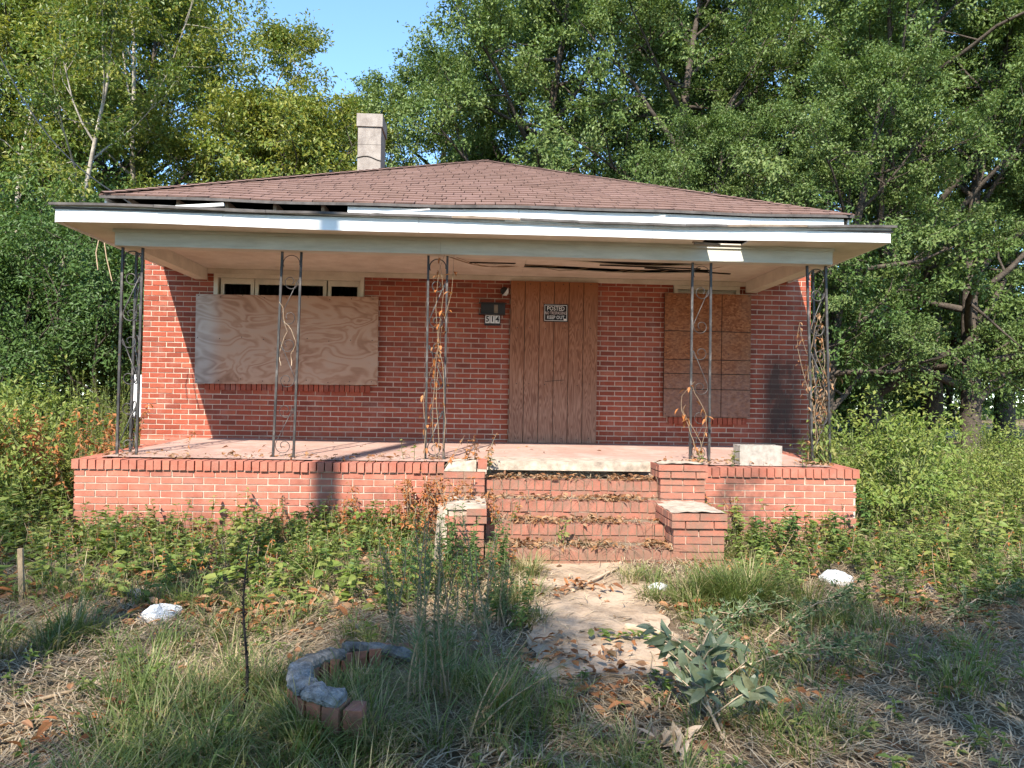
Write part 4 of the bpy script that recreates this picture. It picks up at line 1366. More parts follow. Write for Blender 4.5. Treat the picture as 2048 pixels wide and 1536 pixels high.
# ------------------------------------------------------------------ small vegetation
def weed(gs, gl, p, h, n, L, Wr, rg, lean=.25, big=False, el=(-.15, .6), stem_r=.004, start=.1, droop=.12):
    a = rg.random() * 6.28
    tip = np.array([math.cos(a) * lean * h * rg.random(), math.sin(a) * lean * h * rg.random(), h])
    ts = np.linspace(0, 1, 5)
    bow = rg.normal(0, .04 * h, 3)
    P = np.array([p + tip * t + bow * math.sin(math.pi * t) for t in ts])
    gs.tube(P, np.linspace(stem_r, stem_r * .4, 5), 4)
    t = start + (1 - start) * rg.random(n) ** .8
    B = p + tip * t[:, None] + bow * np.sin(math.pi * t)[:, None]
    az = rg.random(n) * 6.28; e = el[0] + (el[1] - el[0]) * rg.random(n)
    A = np.stack([np.cos(az) * np.cos(e), np.sin(az) * np.cos(e), np.sin(e)], -1)
    N = np.stack([-np.cos(az) * .6, -np.sin(az) * .6, np.full(n, 1.0)], -1) + rg.normal(0, .3, (n, 3))
    Ls = L * (.6 + .6 * rg.random(n)) * (1.15 - .5 * t)
    c = np.clip(rg.random() * .5 + rg.random(n) * .5, 0, 1)
    (gl.bigleaves if big else gl.leaves)(B, A, N, Ls, Ls * Wr, c)


def scatter(n, x0, x1, y0, y1, rg, mask=None):
    P = np.stack([x0 + (x1 - x0) * rg.random(n), y0 + (y1 - y0) * rg.random(n)], -1)
    if mask is not None: P = P[mask(P[:, 0], P[:, 1])]
    ok = ~((P[:, 1] > 7.25) & (np.abs(P[:, 0]) < 4.05)) & ~((P[:, 1] > 9.5) & (np.abs(P[:, 0]) < 4.7))
    P = P[ok]
    return np.concatenate([P, gz(P[:, 0], P[:, 1])[:, None]], 1)


def blob(x, y, s, o):
    return np.sin(x * s + o) * np.sin(y * s * 1.2 + o * 1.7) + .6 * np.sin(x * s * 2.3 + o * 3 + y * s) + .4 * np.sin(y * s * 3.1 - x * s * 1.3 + o)


R1 = np.random.default_rng(101)
inpath = lambda x, y: (np.abs(x - .86) < .50 + .06 * np.sin(y * 9)) & (y > 3.95) & (y < 6.25)
insteps = lambda x, y: (x > -.5) & (x < 2.3) & (y > 6.15)
inplanter = lambda x, y: np.hypot(x + .44, y - 3.55) < .5

# straw and thatch lying on the ground
g = Geo()
for (n, x0, x1, y0, y1, hmin, hmax) in ((65000, -5.5, 5.5, 2.2, 7.2, .08, .32), (9000, -12, 12, 6.5, 14, .1, .3)):
    P = scatter(n, x0, x1, y0, y1, R1, lambda x, y: ~insteps(x, y) & (~inpath(x, y) | (R1.random(len(x)) < .12 + .9 * (np.abs(x - .86) > .36 + .1 * np.sin(y * 7)))))
    n = len(P)
    P[:, 2] += R1.random(n) ** 2 * .05 + .004
    flow = blob(P[:, 0], P[:, 1], .8, 2.0) * 2.0
    az = flow + R1.normal(0, .8, n)
    D = np.stack([np.cos(az), np.sin(az), np.zeros(n)], -1)
    H = (hmin + (hmax - hmin) * R1.random(n)) * .35
    g.blades(P, D, H, 2.2 + 1.2 * R1.random(n), .004 + .003 * R1.random(n))
obj('straw', g.mesh('straw', M['straw']), kind='stuff')['label'] = 'flattened dead grass matted over the yard'

# green grass in tufts
g = Geo()
def tufts(n, x0, x1, y0, y1, mask, nb, h, sp):
    C = scatter(n, x0, x1, y0, y1, R1, mask)
    k = len(C)
    if k == 0: return
    m_ = nb * k
    i = np.repeat(np.arange(k), nb)
    off = R1.normal(0, sp, (m_, 2))
    P = C[i].copy(); P[:, :2] += off; P[:, 2] = gz(P[:, 0], P[:, 1])
    D = np.concatenate([off + R1.normal(0, sp * .7, (m_, 2)), np.zeros((m_, 1))], 1)
    hs = (h * (.55 + .8 * R1.random(k)))[i] * (.5 + .7 * R1.random(m_))
    tint = np.clip((R1.random(k) * .55)[i] + R1.random(m_) * .45, 0, 1)
    g.blades(P, D, hs, .35 + .75 * R1.random(m_), .0042 + .003 * R1.random(m_), tint)
clear = [(gr(*v), q) for v, q in (((1672, 1190), .3), ((318, 1262), .24), ((1318, 1195), .16))]
def notp(x, y):
    k = ~insteps(x, y) & ~inpath(x, y) & ~inplanter(x, y)
    for c_, q in clear: k = k & (np.hypot(x - c_.x, y - c_.y) > q)
    return k
tufts(270, -2.9, .1, 2.1, 3.7, lambda x, y: notp(x, y) & (blob(x, y, 1.5, .3) > -.1), 40, .24, .05)
tufts(170, .2, 2.9, 2.1, 3.4, lambda x, y: notp(x, y) & (blob(x, y, 1.5, 1.3) > .0), 36, .19, .05)
tufts(110, -4.2, -1, 3.6, 5.2, lambda x, y: notp(x, y) & (blob(x, y, 1.3, 4.3) > .3), 34, .24, .06)
tufts(130, 1.3, 4.6, 3.2, 5.4, lambda x, y: notp(x, y) & (blob(x, y, 1.3, 2.3) > .1), 34, .24, .06)
tufts(500, -6, 6, 5, 7.2, lambda x, y: notp(x, y) & (blob(x, y, 1.1, 5.3) > .2), 18, .28, .07)
for (px, py, n, h) in ((1480, 1215, 20, .34), (1440, 1190, 8, .3), (1345, 1215, 6, .22), (1640, 1250, 5, .2), (1250, 1095, 12, .22), (1090, 1105, 10, .24), (1150, 1115, 9, .2), (1330, 1110, 9, .22), (1040, 1150, 5, .2), (1010, 1098, 7, .22), (1190, 1098, 9, .2), (1370, 1120, 7, .2), (1430, 1118, 6, .2), (920, 1112, 8, .26), (1290, 1160, 4, .16), (1080, 1250, 4, .14), (1050, 1210, 5, .2), (640, 1440, 6, .26), (720, 1285, 3, .18), (560, 1390, 6, .3), (880, 1330, 3, .26), (790, 1400, 4, .22), (800, 1490, 6, .24), (690, 1510, 4, .2), (610, 1490, 8, .28), (650, 1520, 8, .26), (740, 1450, 5, .3), (720, 1400, 4, .24), (80, 1290, 8, .25), (960, 1400, 5, .3), (1060, 1440, 5, .28)):
    c = gr(px, py); tufts(n, c.x - .16, c.x + .16, c.y - .14, c.y + .14, None, 60, h, .045)
tufts(1500, 4.3, 14, 8.5, 18, None, 12, .42, .12)
tufts(500, -13, -4.4, 7.5, 16, None, 10, .5, .12)
obj('grass', g.mesh('grass', M['grass']), kind='stuff')['label'] = 'green grass tufts growing through the dead grass'

# dead leaves
g = Geo(); gp = Geo()
def litter(P, L0, L1, geo=None, lift=.012):
    n = len(P); geo = geo or g
    P = P.copy(); P[:, 2] += R1.random(n) * lift + .004
    az = R1.random(n) * 6.28
    A = np.stack([np.cos(az), np.sin(az), R1.normal(.1, .35, n)], -1)
    N = np.stack([R1.normal(0, .5, n), R1.normal(0, .5, n), np.ones(n)], -1)
    L = L0 + (L1 - L0) * R1.random(n)
    geo.bigleaves(P, A, N, L, L * (.35 + .2 * R1.random(n)), R1.random(n), curl=.25, fold=.5)
litter(scatter(5200, -5, 5, 2.4, 7.1, R1, lambda x, y: ~insteps(x, y) & (~inpath(x, y) | (R1.random(len(x)) < .28)) & (blob(x, y, 1.4, 3.3) > -.6)), .03, .08)
for (px, py, n, s, L) in ((340, 1235, 40, .12, .12), (530, 1235, 60, .18, .12), (420, 1255, 25, .2, .1), (1520, 1165, 60, .18, .09), (1390, 1230, 30, .08, .1), (1810, 1215, 40, .1, .1), (1160, 1180, 25, .12, .1), (1000, 1190, 30, .14, .1),
                          (300, 1160, 40, .2, .1), (20, 1190, 30, .1, .12), (1600, 1130, 30, .15, .09), (840, 1160, 40, .2, .1), (780, 1110, 40, .25, .1), (1250, 1400, 60, .22, .09), (560, 1370, 20, .15, .09), (100, 1480, 20, .2, .09), (1080, 1320, 25, .15, .09), (1700, 1340, 25, .3, .09), (660, 1240, 35, .25, .1), (150, 1200, 30, .25, .1), (930, 1150, 30, .2, .1), (1430, 1140, 40, .2, .09), (1900, 1250, 30, .25, .09), (1500, 1400, 25, .25, .08), (250, 1420, 22, .25, .09), (1180, 1330, 40, .2, .08)):
    n = int(n * 1.8); c = gr(px, py); P = np.stack([c.x + R1.normal(0, s, n), c.y + R1.normal(0, s, n)], -1); P = np.concatenate([P, gz(P[:, 0], P[:, 1])[:, None]], 1)
    litter(P, L * .5, L * 1.0, geo=gp, lift=.08)
obj('leaf_piles', gp.mesh('leaf_piles', M['leaf_brown']), kind='stuff')['label'] = 'heaps of orange brown dead leaves in the yard'
# on treads, landing and the porch edge
for (x0, x1, y0, y1, z, n) in ((SX0, SX1, 7.04, 7.24, .762, 520), (SX0, SX1, 6.77, 7.02, .596, 560), (SX0, SX1, 6.5, 6.75, .43, 560), (SX0, SX1, 6.23, 6.48, .264, 560), (-3.9, 0, 7.5, 7.9, .893, 260), (2.2, 3.8, 7.45, 7.9, .893, 200), (-3.5, 3.5, 7.9, 9.5, .93, 50), (-3.8, -.4, 7.33, 7.5, .884, 60), (px0, px1, 6.95, 7.25, .95, 12), (mx0, mx1, 6.3, 6.9, .62, 25)):
    P = np.stack([x0 + (x1 - x0) * R1.random(n), y0 - .02 + (y1 - y0 + .02) * R1.random(n) ** .8, np.full(n, z)], -1)
    P = P[blob(P[:, 0], P[:, 1] * .4, 4.0, z * 9) + R1.normal(0, .5, n) > -.25]; n = len(P)
    litter(P, .03, .08, lift=.035)
obj('fallen_leaves', g.mesh('fallen_leaves', M['leaf_dead']), kind='stuff')['label'] = 'brown curled dead leaves littering yard and steps'
g = Geo()
for (x0, x1, y0, y1, z, n) in ((SX0, SX1, 7.04, 7.24, .766, 90), (SX0, SX1, 6.77, 7.02, .6, 120), (SX0, SX1, 6.5, 6.75, .434, 120), (SX0, SX1, 6.15, 6.48, .268, 160), (-3.9, 3.8, 7.45, 7.8, .893, 160)):
    P = np.stack([x0 + (x1 - x0) * R1.random(n), y0 + (y1 - y0) * R1.random(n), np.full(n, z) + R1.random(n) * .02], -1)
    az = R1.random(n) * 6.28; g.blades(P, np.stack([np.cos(az), np.sin(az), 0 * az], -1), .07 + .07 * R1.random(n), 2.5, .004)
obj('straw', g.mesh('step_straw', M['straw']), kind='stuff')['label'] = 'dry straw lying on the brick steps and porch edge'

# low ground cover and weeds in front of the porch
gs, gl = Geo(), Geo()
for p in scatter(1150, -6.2, -.35, 5.2, 7.22, R1, lambda x, y: notp(x, y) & (blob(x, y, 1.9, 6.1) < .75) & (R1.random(len(x)) < .3 + .7 * np.clip((y - 5.2) / 1.4, 0, 1))):
    hh = (.10 + .26 * R1.random()) * (1.0 if p[1] < 6.9 else 1.1)
    weed(gs, gl, p, hh, int(R1.integers(10, 22)), .06 + .03 * R1.random(), .5, R1, .5)
for p in scatter(680, 2.0, 6.5, 5.0, 7.25, R1, lambda x, y: notp(x, y) & (blob(x, y, 1.9, 2.1) < .75)):
    weed(gs, gl, p, .1 + .25 * R1.random(), int(R1.integers(10, 22)), .06 + .03 * R1.random(), .48, R1, .5)
for p in scatter(420, -4.5, 4.5, 2.6, 5.3, R1, notp):
    weed(gs, gl, p, .05 + .12 * R1.random(), int(R1.integers(5, 12)), .045 + .03 * R1.random(), .45, R1, .6)
for p in scatter(520, 4.1, 13, 6.6, 13, R1):
    weed(gs, gl, p, .15 + .33 * R1.random(), int(R1.integers(14, 30)), .08 + .03 * R1.random(), .45, R1, .5)
for p in scatter(420, -9, -4.05, 6.4, 9, R1):
    weed(gs, gl, p, .25 + .4 * R1.random(), int(R1.integers(14, 30)), .08 + .04 * R1.random(), .45, R1, .5)
obj('undergrowth', gl.mesh('undergrowth', M['leaf_weed']), kind='stuff')['label'] = 'leafy green weeds covering the bank in front of the porch'
obj('weed_stems', gs.mesh('weed_stems', M['stem']), kind='stuff')['label'] = 'thin stems of the low weeds'
gs2, gl2, gl3, gsd0, gd0 = Geo(), Geo(), Geo(), Geo(), Geo()
for p in scatter(330, -6.0, -.4, 4.9, 7.2, R1, notp):
    weed(gs2, gl2, p, .10 + .22 * R1.random(), int(R1.integers(5, 10)), .09 + .05 * R1.random(), .6, R1, .6, big=True)
for p in scatter(300, 2.2, 8.5, 5.8, 10, R1, notp):
    weed(gs2, gl2, p, .15 + .35 * R1.random(), int(R1.integers(8, 14)), .09 + .05 * R1.random(), .55, R1, .6, big=True)
for p in scatter(160, -9, -4.1, 6.2, 9, R1, notp):
    weed(gs2, gl2, p, .3 + .4 * R1.random(), int(R1.integers(8, 14)), .10 + .05 * R1.random(), .55, R1, .6, big=True)
obj('broadleaf_weeds', gl2.mesh('broadleaf_weeds', M['leaf_yellow']), kind='stuff')['label'] = 'larger pale yellow green leaves among the weeds'
for (px, py, n, s_) in ((830, 1190, 18, .22), (930, 1150, 26, .16), (890, 1125, 12, .12), (760, 1180, 10, .25), (980, 1240, 8, .15)):
    c = gr(px, py)
    for _ in range(n):
        p = np.array([c.x + R1.normal(0, s_), c.y + R1.normal(0, s_), 0]); p[2] = float(gz(p[0], p[1]))
        if inpath(p[0], p[1]) or insteps(p[0], p[1]): continue
        weed(gs2, gl3, p, .25 + .3 * R1.random(), 26, .06, .4, R1, .35)
for (x, y, z, n) in ((qx0 + .2, 7.1, .93, 8), (mx0 + .1, 6.6, .6, 10), (qx0 - .15, 7.2, .55, 14), (mx0 - .15, 6.5, .4, 12), (SX0 + .1, 6.6, .5, 8), (px1 + .1, 7.1, .4, 8)):
    for _ in range(n):
        weed(gsd0, gd0, np.array([x + R1.normal(0, .12), y + R1.normal(0, .08), z - .1 * R1.random()]), .12 + .2 * R1.random(), 14, .065, .42, R1, .9, el=(-.9, .5))
obj('weed_stems', gs2.mesh('broadleaf_stems', M['stem']), kind='stuff')['label'] = 'stems of the larger leaved weeds'
obj('dry_weeds', gd0.mesh('pier_vines', M['leaf_orange']), kind='stuff')['label'] = 'dead vine leaves draped over the step piers'
obj('weed_stems', gsd0.mesh('pier_vine_stems', M['dry_stem']), kind='stuff')['label'] = 'dry stems of the vines on the step piers'
obj('leafy_tangle', gl3.mesh('leafy_tangle', M['leaf_shrub']), kind='stuff')['label'] = 'dark leafy tangle around the tall feathery weeds'
# brown dried vines amongst them
gd = Geo(); gsd = Geo()
for (px, py, n, s, h) in ((830, 985, 16, .3, .45), (760, 1000, 10, .3, .4), (700, 1010, 8, .4, .3), (900, 1030, 8, .25, .3), (450, 1060, 8, .6, .25), (1010, 1080, 6, .3, .2)):
    c = gr(px, py + 60)
    for _ in range(n):
        p = np.array([c.x + R1.normal(0, s), min(7.2, c.y + R1.normal(0, s * .5)), 0]); p[2] = float(gz(p[0], p[1]))
        if insteps(p[0], p[1]): continue
        weed(gsd, gd, p, h * (.6 + .8 * R1.random()), 16, .07, .4, R1, .6, el=(-.9, .5))
for p in scatter(330, -6, -.4, 5.3, 7.2, R1): weed(gsd, gd, p, .1 + .25 * R1.random(), 8, .05, .4, R1, .6, el=(-.9, .4))
for p in scatter(220, 2.2, 8, 5.3, 9, R1): weed(gsd, gd, p, .1 + .3 * R1.random(), 8, .05, .4, R1, .6, el=(-.9, .4))
obj('dry_weeds', gd.mesh('dry_weeds', M['leaf_orange']), kind='stuff')['label'] = 'withered orange brown weeds among the green ones'
obj('weed_stems', gsd.mesh('dry_stems', M['dry_stem']), kind='stuff')['label'] = 'dry stems of the withered weeds'

# tall field weeds left
gs, gl = Geo(), Geo()
for p in scatter(650, -15, -4.7, 8.8, 16, R1):
    weed(gs, gl, p, .75 + .6 * R1.random() + .07 * max(0, p[1] - 8.5), 46, .12, .16, R1, .25, el=(.2, 1.1), stem_r=.006)
for p in scatter(160, 5.5, 14, 12, 20, R1):
    weed(gs, gl, p, .25 + .35 * R1.random(), 30, .12, .2, R1, .3, el=(.2, 1.1), stem_r=.006)
obj('tall_weeds', gl.mesh('tall_weeds', M['leaf_field']), kind='stuff')['label'] = 'tall feathery yellow green weeds filling the field beside the house'
obj('weed_stems', gs.mesh('tall_stems', M['stem']), kind='stuff')['label'] = 'stems of the tall field weeds'

# bushes of the side yards
for i, (x, y, s, lb) in enumerate(((-5.6, 9.2, .8, 'green bush behind the left porch corner'), (-5.2, 7.7, .75, 'dense green bush at the left end of the porch wall'), (-6.6, 8.6, .9, 'green bush at the left edge of the yard'),
                               (4.85, 8.3, .72, 'light green bush at the right end of the porch'), (5.9, 9.6, .72, 'light green bush right of the porch corner'), (7.2, 9.0, .5, 'low light green bush on the right lawn'), (5.0, 10.5, .55, 'light green bush beside the right house wall'),
                               (8.2, 11.0, .6, 'rounded light green bush out on the right lawn'))):
    plant('bush', x, y, s, lb)


def plant_thing(name, label, cat, p, build, lm, sm, group=None):
    root = obj(name, None, p, label=label, cat=cat, group=group)
    gs, gl = Geo(), Geo()
    build(gs, gl, np.array(p))
    if gs.n: part('stem', gs, sm, root, True)
    if gl.n: part('leaves', gl, lm, root)
    return root


# orange withered shrub by the left column
def b(gs, gl, p):
    for _ in range(60):
        q = p + np.array([R1.normal(0, .55), R1.normal(0, .25), 0]); q[2] = float(gz(q[0], q[1]))
        weed(gs, gl, q, .75 + .5 * R1.random(), 34, .11, .32, R1, .5, el=(-1.0, .6), start=.4)
plant_thing('withered_shrub', 'withered shrub with orange dead leaves behind the left corner column', 'shrub', (-4.75, 8.2, .2), b, M['leaf_orange'], M['dry_stem'])

# single weeds that stand out against the porch wall
def stand(h, n, L, wr, big=True, k=1, sp=.03, el=(-.2, .7), start=.25):
    def b(gs, gl, p):
        for _ in range(k):
            q = p + np.array([R1.normal(0, sp), R1.normal(0, sp), 0])
            weed(gs, gl, q, h * (.75 + .4 * R1.random()), n, L, wr, R1, .3, big=big, el=el, start=start)
    return b
specs = [((385, 1075), .50, 14, .09, 'lone leafy sapling before the left half of the porch wall'), ((480, 1070), .42, 16, .085, 'leafy weed between the sapling and the pole shadow'), ((655, 1060), .42, 16, .085, 'bright leafy weed growing in the pole shadow'),
         ((560, 1080), .36, 16, .08, 'low leafy weed left of the pole shadow'), ((270, 1085), .35, 14, .09, 'leafy weed near the left end of the porch wall'), ((1480, 1090), .42, 22, .09, 'leafy weed right of the lower brick pier'),
         ((1600, 1110), .42, 26, .10, 'dark broad leaved weed before the right porch wall'), ((1545, 1120), .36, 24, .10, 'dark weed clump between pier and bag'), ((1715, 1100), .62, 46, .09, 'tall dark bushy weed at the right corner of the porch'),
         ((1660, 1110), .48, 34, .09, 'dark bushy weed before the right porch corner'), ((1790, 1080), .5, 34, .08, 'green bushy weed on the right of the yard'), ((1960, 1130), .55, 40, .08, 'bright bushy weed at the right edge of the yard'),
         ((60, 1080), .5, 30, .09, 'green leafy weed at the left edge of the yard'), ((130, 1110), .4, 24, .085, 'leafy weed behind the wooden stake')]
for (pp, h, n, L, lb) in specs:
    c = gr(*pp)
    if c.y > 7.2: c.y = 7.15; c.z = float(gz(c.x, c.y))
    plant_thing('leafy_weed', lb, 'weed', c, stand(h, n, L, .48, True, 3 if n > 20 else 2, .07), M['leaf_shrub'] if 'dark' in lb else M['leaf_weed'], M['stem'], 'single weeds in front of the porch')
for (p, h, lb) in (((-.7, 7.62, .89), .2, 'small weed at the foot of the pale column'), ((.12, 7.12, .77), .3, 'weed rooted between left pier and landing'), ((2.38, 7.6, .89), .14, 'small weed at the foot of the grey column'), ((2.66, 7.44, .885), .2, 'weed sprig in front of the concrete block'), ((3.4, 7.42, .885), .25, 'weed on the ledge under the right corner column'), ((.75, 6.35, .27), .2, 'leafy weed on the lowest brick step')):
    plant_thing('leafy_weed', lb, 'weed', p, stand(h, 14, .07, .45, True, 2, .03), M['leaf_weed'], M['stem'], 'weeds growing on porch and steps')

# vines on the columns
def vine(x0, x1, y, z0, z1, n, nleaf, L):
    def b(gs, gl, p):
        for _ in range(n):
            ts = np.linspace(0, 1, 12); xa = x0 + (x1 - x0) * R1.random(); ph = R1.random() * 6
            top = z0 + (z1 - z0) * (.5 + .5 * R1.random())
            P = np.stack([xa + (x1 - x0) * .5 * np.sin(ts * 5 + ph) * ts, y + .03 * np.cos(ts * 6 + ph), z0 + (top - z0) * ts], -1) + np.cumsum(R1.normal(0, .012, (12, 3)), 0) * [1, 1, .2]
            gs.tube(P, np.linspace(.0045, .002, 12), 4)
            m_ = nleaf; i = R1.integers(1, 12, m_); B = P[i] + R1.normal(0, .02, (m_, 3)); az = R1.random(m_) * 6.28
            A = np.stack([np.cos(az) * .6, np.sin(az) * .6, -np.ones(m_) * R1.random(m_)], -1); N = np.stack([np.cos(az), np.sin(az), np.full(m_, .5)], -1)
            gl.bigleaves(B, A, N, L * (.6 + .7 * R1.random(m_)), L * .45, R1.random(m_), .3, .4)
    return b
cL = cx((851, 910), (887, 911), (857, 513), (895, 513))
plant_thing('dry_vine', 'dry vine with orange leaves climbing the pale column left of the door', 'vine', ((cL[0] + cL[1]) / 2, CY, .9), vine(cL[0] - .01, cL[3] + .03, CY - .02, .9, 3.08, 4, 16, .07), M['leaf_orange'], M['dry_stem'])
c4 = cx((1380, 915), (1418, 920))
plant_thing('dry_vine', 'short dry vine with orange leaves on the grey column', 'vine', (c4[0], CY, .9), vine(c4[0], c4[1] - .02, CY - .015, .9, 1.9, 3, 12, .075), M['leaf_orange'], M['dry_stem'])
plant_thing('dry_vine', 'thick tangle of dead vine over the right corner column', 'vine', (c5[2], CY, .9), vine(c5[2], c5[3], CY + .06, .88, 2.6, 15, 18, .06), M['leaf_dead'], M['dry_stem'])
plant_thing('green_vine', 'green vine leaves at the base of the right corner column', 'vine', (c5[2] + .05, CY, .9), vine(c5[2], c5[3], CY - .02, .88, 1.5, 9, 14, .075), M['leaf_weed'], M['stem'])
c2 = cx((546, 908), (587, 909), (565, 503), (603, 505))
plant_thing('dry_vine', 'thin leafless vine twisted round the leaning column', 'vine', (c2[0], CY, .9), vine(c2[0] + .04, c2[1] - .02, CY - .02, 1.85, 2.6, 2, 1, .03), M['leaf_orange'], M['stick'])
gs = Geo()
for _ in range(9):
    x = -1 + 4.4 * R1.random(); P = [np.array([x + t * 1.3, 8.6 + .4 * math.sin(t * 3 + x), 3.185 - .03 * math.sin(t * 7 + x)]) for t in np.linspace(0, 1, 10)]
    gs.tube(P, .004, 4)
solo('ceiling_vine', gs, M['dry_stem'], 'thin brown vine stems creeping over the porch ceiling', 'vine', (0, 8.6, 3.15))

# ------------------------------------------------------------------ foreground objects
# tall grey-green feathery weeds
for i, (bx, by, tx, ty, wd, lb) in enumerate(((835, 1440, 840, 1010, .10, 'tallest feathery grey weed left of the path'), (885, 1420, 880, 1060, .10, 'feathery grey weed between its two taller neighbours'), (950, 1330, 965, 1010, .11, 'green feathery weed nearest the steps'),
                                          (800, 1330, 790, 1060, .08, 'thin feathery weed at the back of the planter'), (930, 1480, 1040, 1240, .05, 'pale leaning weed stalk beside the planter'), (1000, 1260, 1010, 1060, .09, 'short feathery weed at the path edge'))):
    p = gr(bx, by); q = at(tx, ty, p.y)
    def b(gs, gl, pp, q=q, wd=wd):
        H = q.z - pp[2]
        for s_ in range(5):
            o = np.array([R1.normal(0, .035), R1.normal(0, .05), 0]); tp = np.array([q.x + R1.normal(0, .06), q.y + R1.normal(0, .08), q.z - R1.random() * .3])
            P = np.array([(pp + o) * (1 - t) + tp * t + np.array([.015 * math.sin(t * 6 + s_), 0, 0]) for t in np.linspace(0, 1, 9)])
            gs.tube(P, np.linspace(.006, .002, 9), 5)
            n = 160; t = .2 + .8 * R1.random(n); B = (pp + o) * (1 - t[:, None]) + tp * t[:, None]
            az = R1.random(n) * 6.28; e = .4 + .6 * R1.random(n)
            A = np.stack([np.cos(az) * np.cos(e), np.sin(az) * np.cos(e), np.sin(e)], -1); N = R1.normal(0, 1, (n, 3))
            L = wd * (.5 + .6 * R1.random(n)) * (1.1 - .6 * t)
            gl.leaves(B, A, N, L * .7, .005, R1.random(n), .05)
    plant_thing('feathery_weed', lb, 'weed', p, b, M['leaf_grey'], M['dry_stem'], 'tall feathery weeds left of the path')
# blackened dead stalk
p = gr(488, 1440); q = at(494, 1090, p.y)
def b(gs, gl, pp):
    P = np.array([pp * (1 - t) + np.array(q) * t + np.array([.012 * math.sin(t * 7), 0, 0]) for t in np.linspace(0, 1, 14)])
    gs.tube(P, np.linspace(.009, .003, 14), 6)
    n = 190; t = R1.random(n) ** .8 * .85; B = pp * (1 - t[:, None]) + np.array(q) * t[:, None] + np.stack([.012 * np.sin(t * 7), 0 * t, 0 * t], -1)
    az = R1.random(n) * 6.28; A = np.stack([np.cos(az) * .6, np.sin(az) * .6, -.5 + 1.1 * R1.random(n)], -1)
    gl.leaves(B, A, R1.normal(0, 1, (n, 3)),   .012 + .022 * R1.random(n), .006, R1.random(n))
M['leaf_black'] = leafmat('blackened_leaf', [(.016, .013, .012), (.03, .024, .02), (.022, .018, .016)], .05, .9, .1)
plant_thing('dead_stalk', 'single blackened dead stalk standing in the grass left of the planter', 'dead weed', p, b, M['leaf_black'], M['black_stem'])

# broad leaved cut branch beside the path
p = gr(1452, 1490); q = at(1395, 1295, gr(1400, 1420).y)
def b(gs, gl, pp):
    base = np.array(pp); top = np.array(q)
    P = np.array([base * (1 - t) + top * t + np.array([-.04 * math.sin(math.pi * t), 0, .02 * math.sin(math.pi * t)]) for t in np.linspace(0, 1, 9)])
    gs.tube(P, np.linspace(.009, .004, 9), 6)
    side = []
    for k in range(11):
        t = .25 + .72 * k / 10; i = min(int(t * 8), 7); s0 = P[i]
        az = k * 2.2; L = .14 + .12 * R1.random()
        e = s0 + np.array([math.cos(az) * L, math.sin(az) * L * .7, .10 + .08 * R1.random()]); e[2] = max(e[2], .06)
        gs.tube([s0, (s0 + e) / 2 + [0, 0, .02], e], [.004, .003, .002], 4)
        side.append((s0, e))
    side.append((P[5], P[8]))
    B, A, N, L = [], [], [], []
    for s0, e in side:
        for j in range(11):
            t = .25 + .75 * R1.random(); bpt = s0 + (e - s0) * t
            a = nrm((e - s0)) * .5 + R1.normal(0, .6, 3) + np.array([0, 0, .1])
            B.append(bpt); A.append(a); N.append(R1.normal(0, .5, 3) + np.array([0, -.5, .8])); L.append(.07 + .055 * R1.random())
    L = np.array(L)
    gl.bigleaves(np.array(B), np.array(A), np.array(N), L, L * .44, None, .38, .22)
plant_thing('broadleaf_branch', 'leafy branch with broad blue green leaves beside the path', 'branch', p, b, M['leaf_broad'], M['stick'])
# dry leaf cluster at the bottom
p = gr(1330, 1510)
def b(gs, gl, pp):
    n = 46; az = R1.random(n) * 6.28; e = R1.random(n) * 1.1
    A = np.stack([np.cos(az) * np.cos(e), np.sin(az) * np.cos(e) * .7, np.sin(e)], -1); B = pp + R1.normal(0, .05, (n, 3)) * [1.3, 1, .3] + [0, 0, .05]
    L = .06 + .05 * R1.random(n)
    gl.bigleaves(B, A, R1.normal(0, .6, (n, 3)) + [0, -.3, .6], L, L * .4, None, .2, .3)
    gs.tube([pp + [-.2, .1, .03], pp + [.05, 0, .06], pp + [.2, .05, .08]], [.006, .005, .003], 5)
plant_thing('dried_branch', 'bunch of pale dried leaves at the bottom of the yard', 'dead branch', p, b, M['leaf_tan'], M['dry_stem'])
# small leaved cut branches in the shade
for i, (p0, p1, lb) in enumerate((((1360, 1345), (1530, 1230), 'small leaved cut branch leaning up beside the broad leaved one'), ((1450, 1360), (1720, 1335), 'flat cut branch with small grey green leaves on the ground'), ((1530, 1290), (1700, 1215), 'fine cut branch with small grey green leaves near the grass clump'), ((1880, 1260), (2040, 1200), 'fine cut branch with small leaves at the right edge'))):
    A_ = gr(*p0); B_ = gr(*p1)
    def b(gs, gl, pp, A_=A_, B_=B_):
        a = np.array(A_) + [0, 0, .03]; c = np.array(B_) + [0, 0, .10]
        P = np.array([a * (1 - t) + c * t + np.array([0, 0, .06 * math.sin(math.pi * t)]) for t in np.linspace(0, 1, 8)])
        gs.tube(P, np.linspace(.006, .002, 8), 5)
        d = nrm(c - a)
        for k in range(28):
            s0 = P[min(7, 1 + k * 6 // 28)] + R1.normal(0, .01, 3); e = s0 + d * .12 + R1.normal(0, .13, 3) * [1, 1, .45]; e[2] = max(e[2], s0[2] - .03)
            gs.tube([s0, (s0 + e) / 2, e], [.003, .002, .0015], 3)
            n = 26; t = .1 + .9 * R1.random(n); Bq = s0 + (e - s0) * t[:, None]
            A = nrm(e - s0) * .6 + R1.normal(0, .6, (n, 3)); L = .028 + .018 * R1.random(n)
            gl.leaves(Bq, A, R1.normal(0, .5, (n, 3)) + [0, -.2, .9], L, L * .45)
    plant_thing('cut_branch', lb, 'branch', A_, b, M['leaf_grey'], M['stick'])
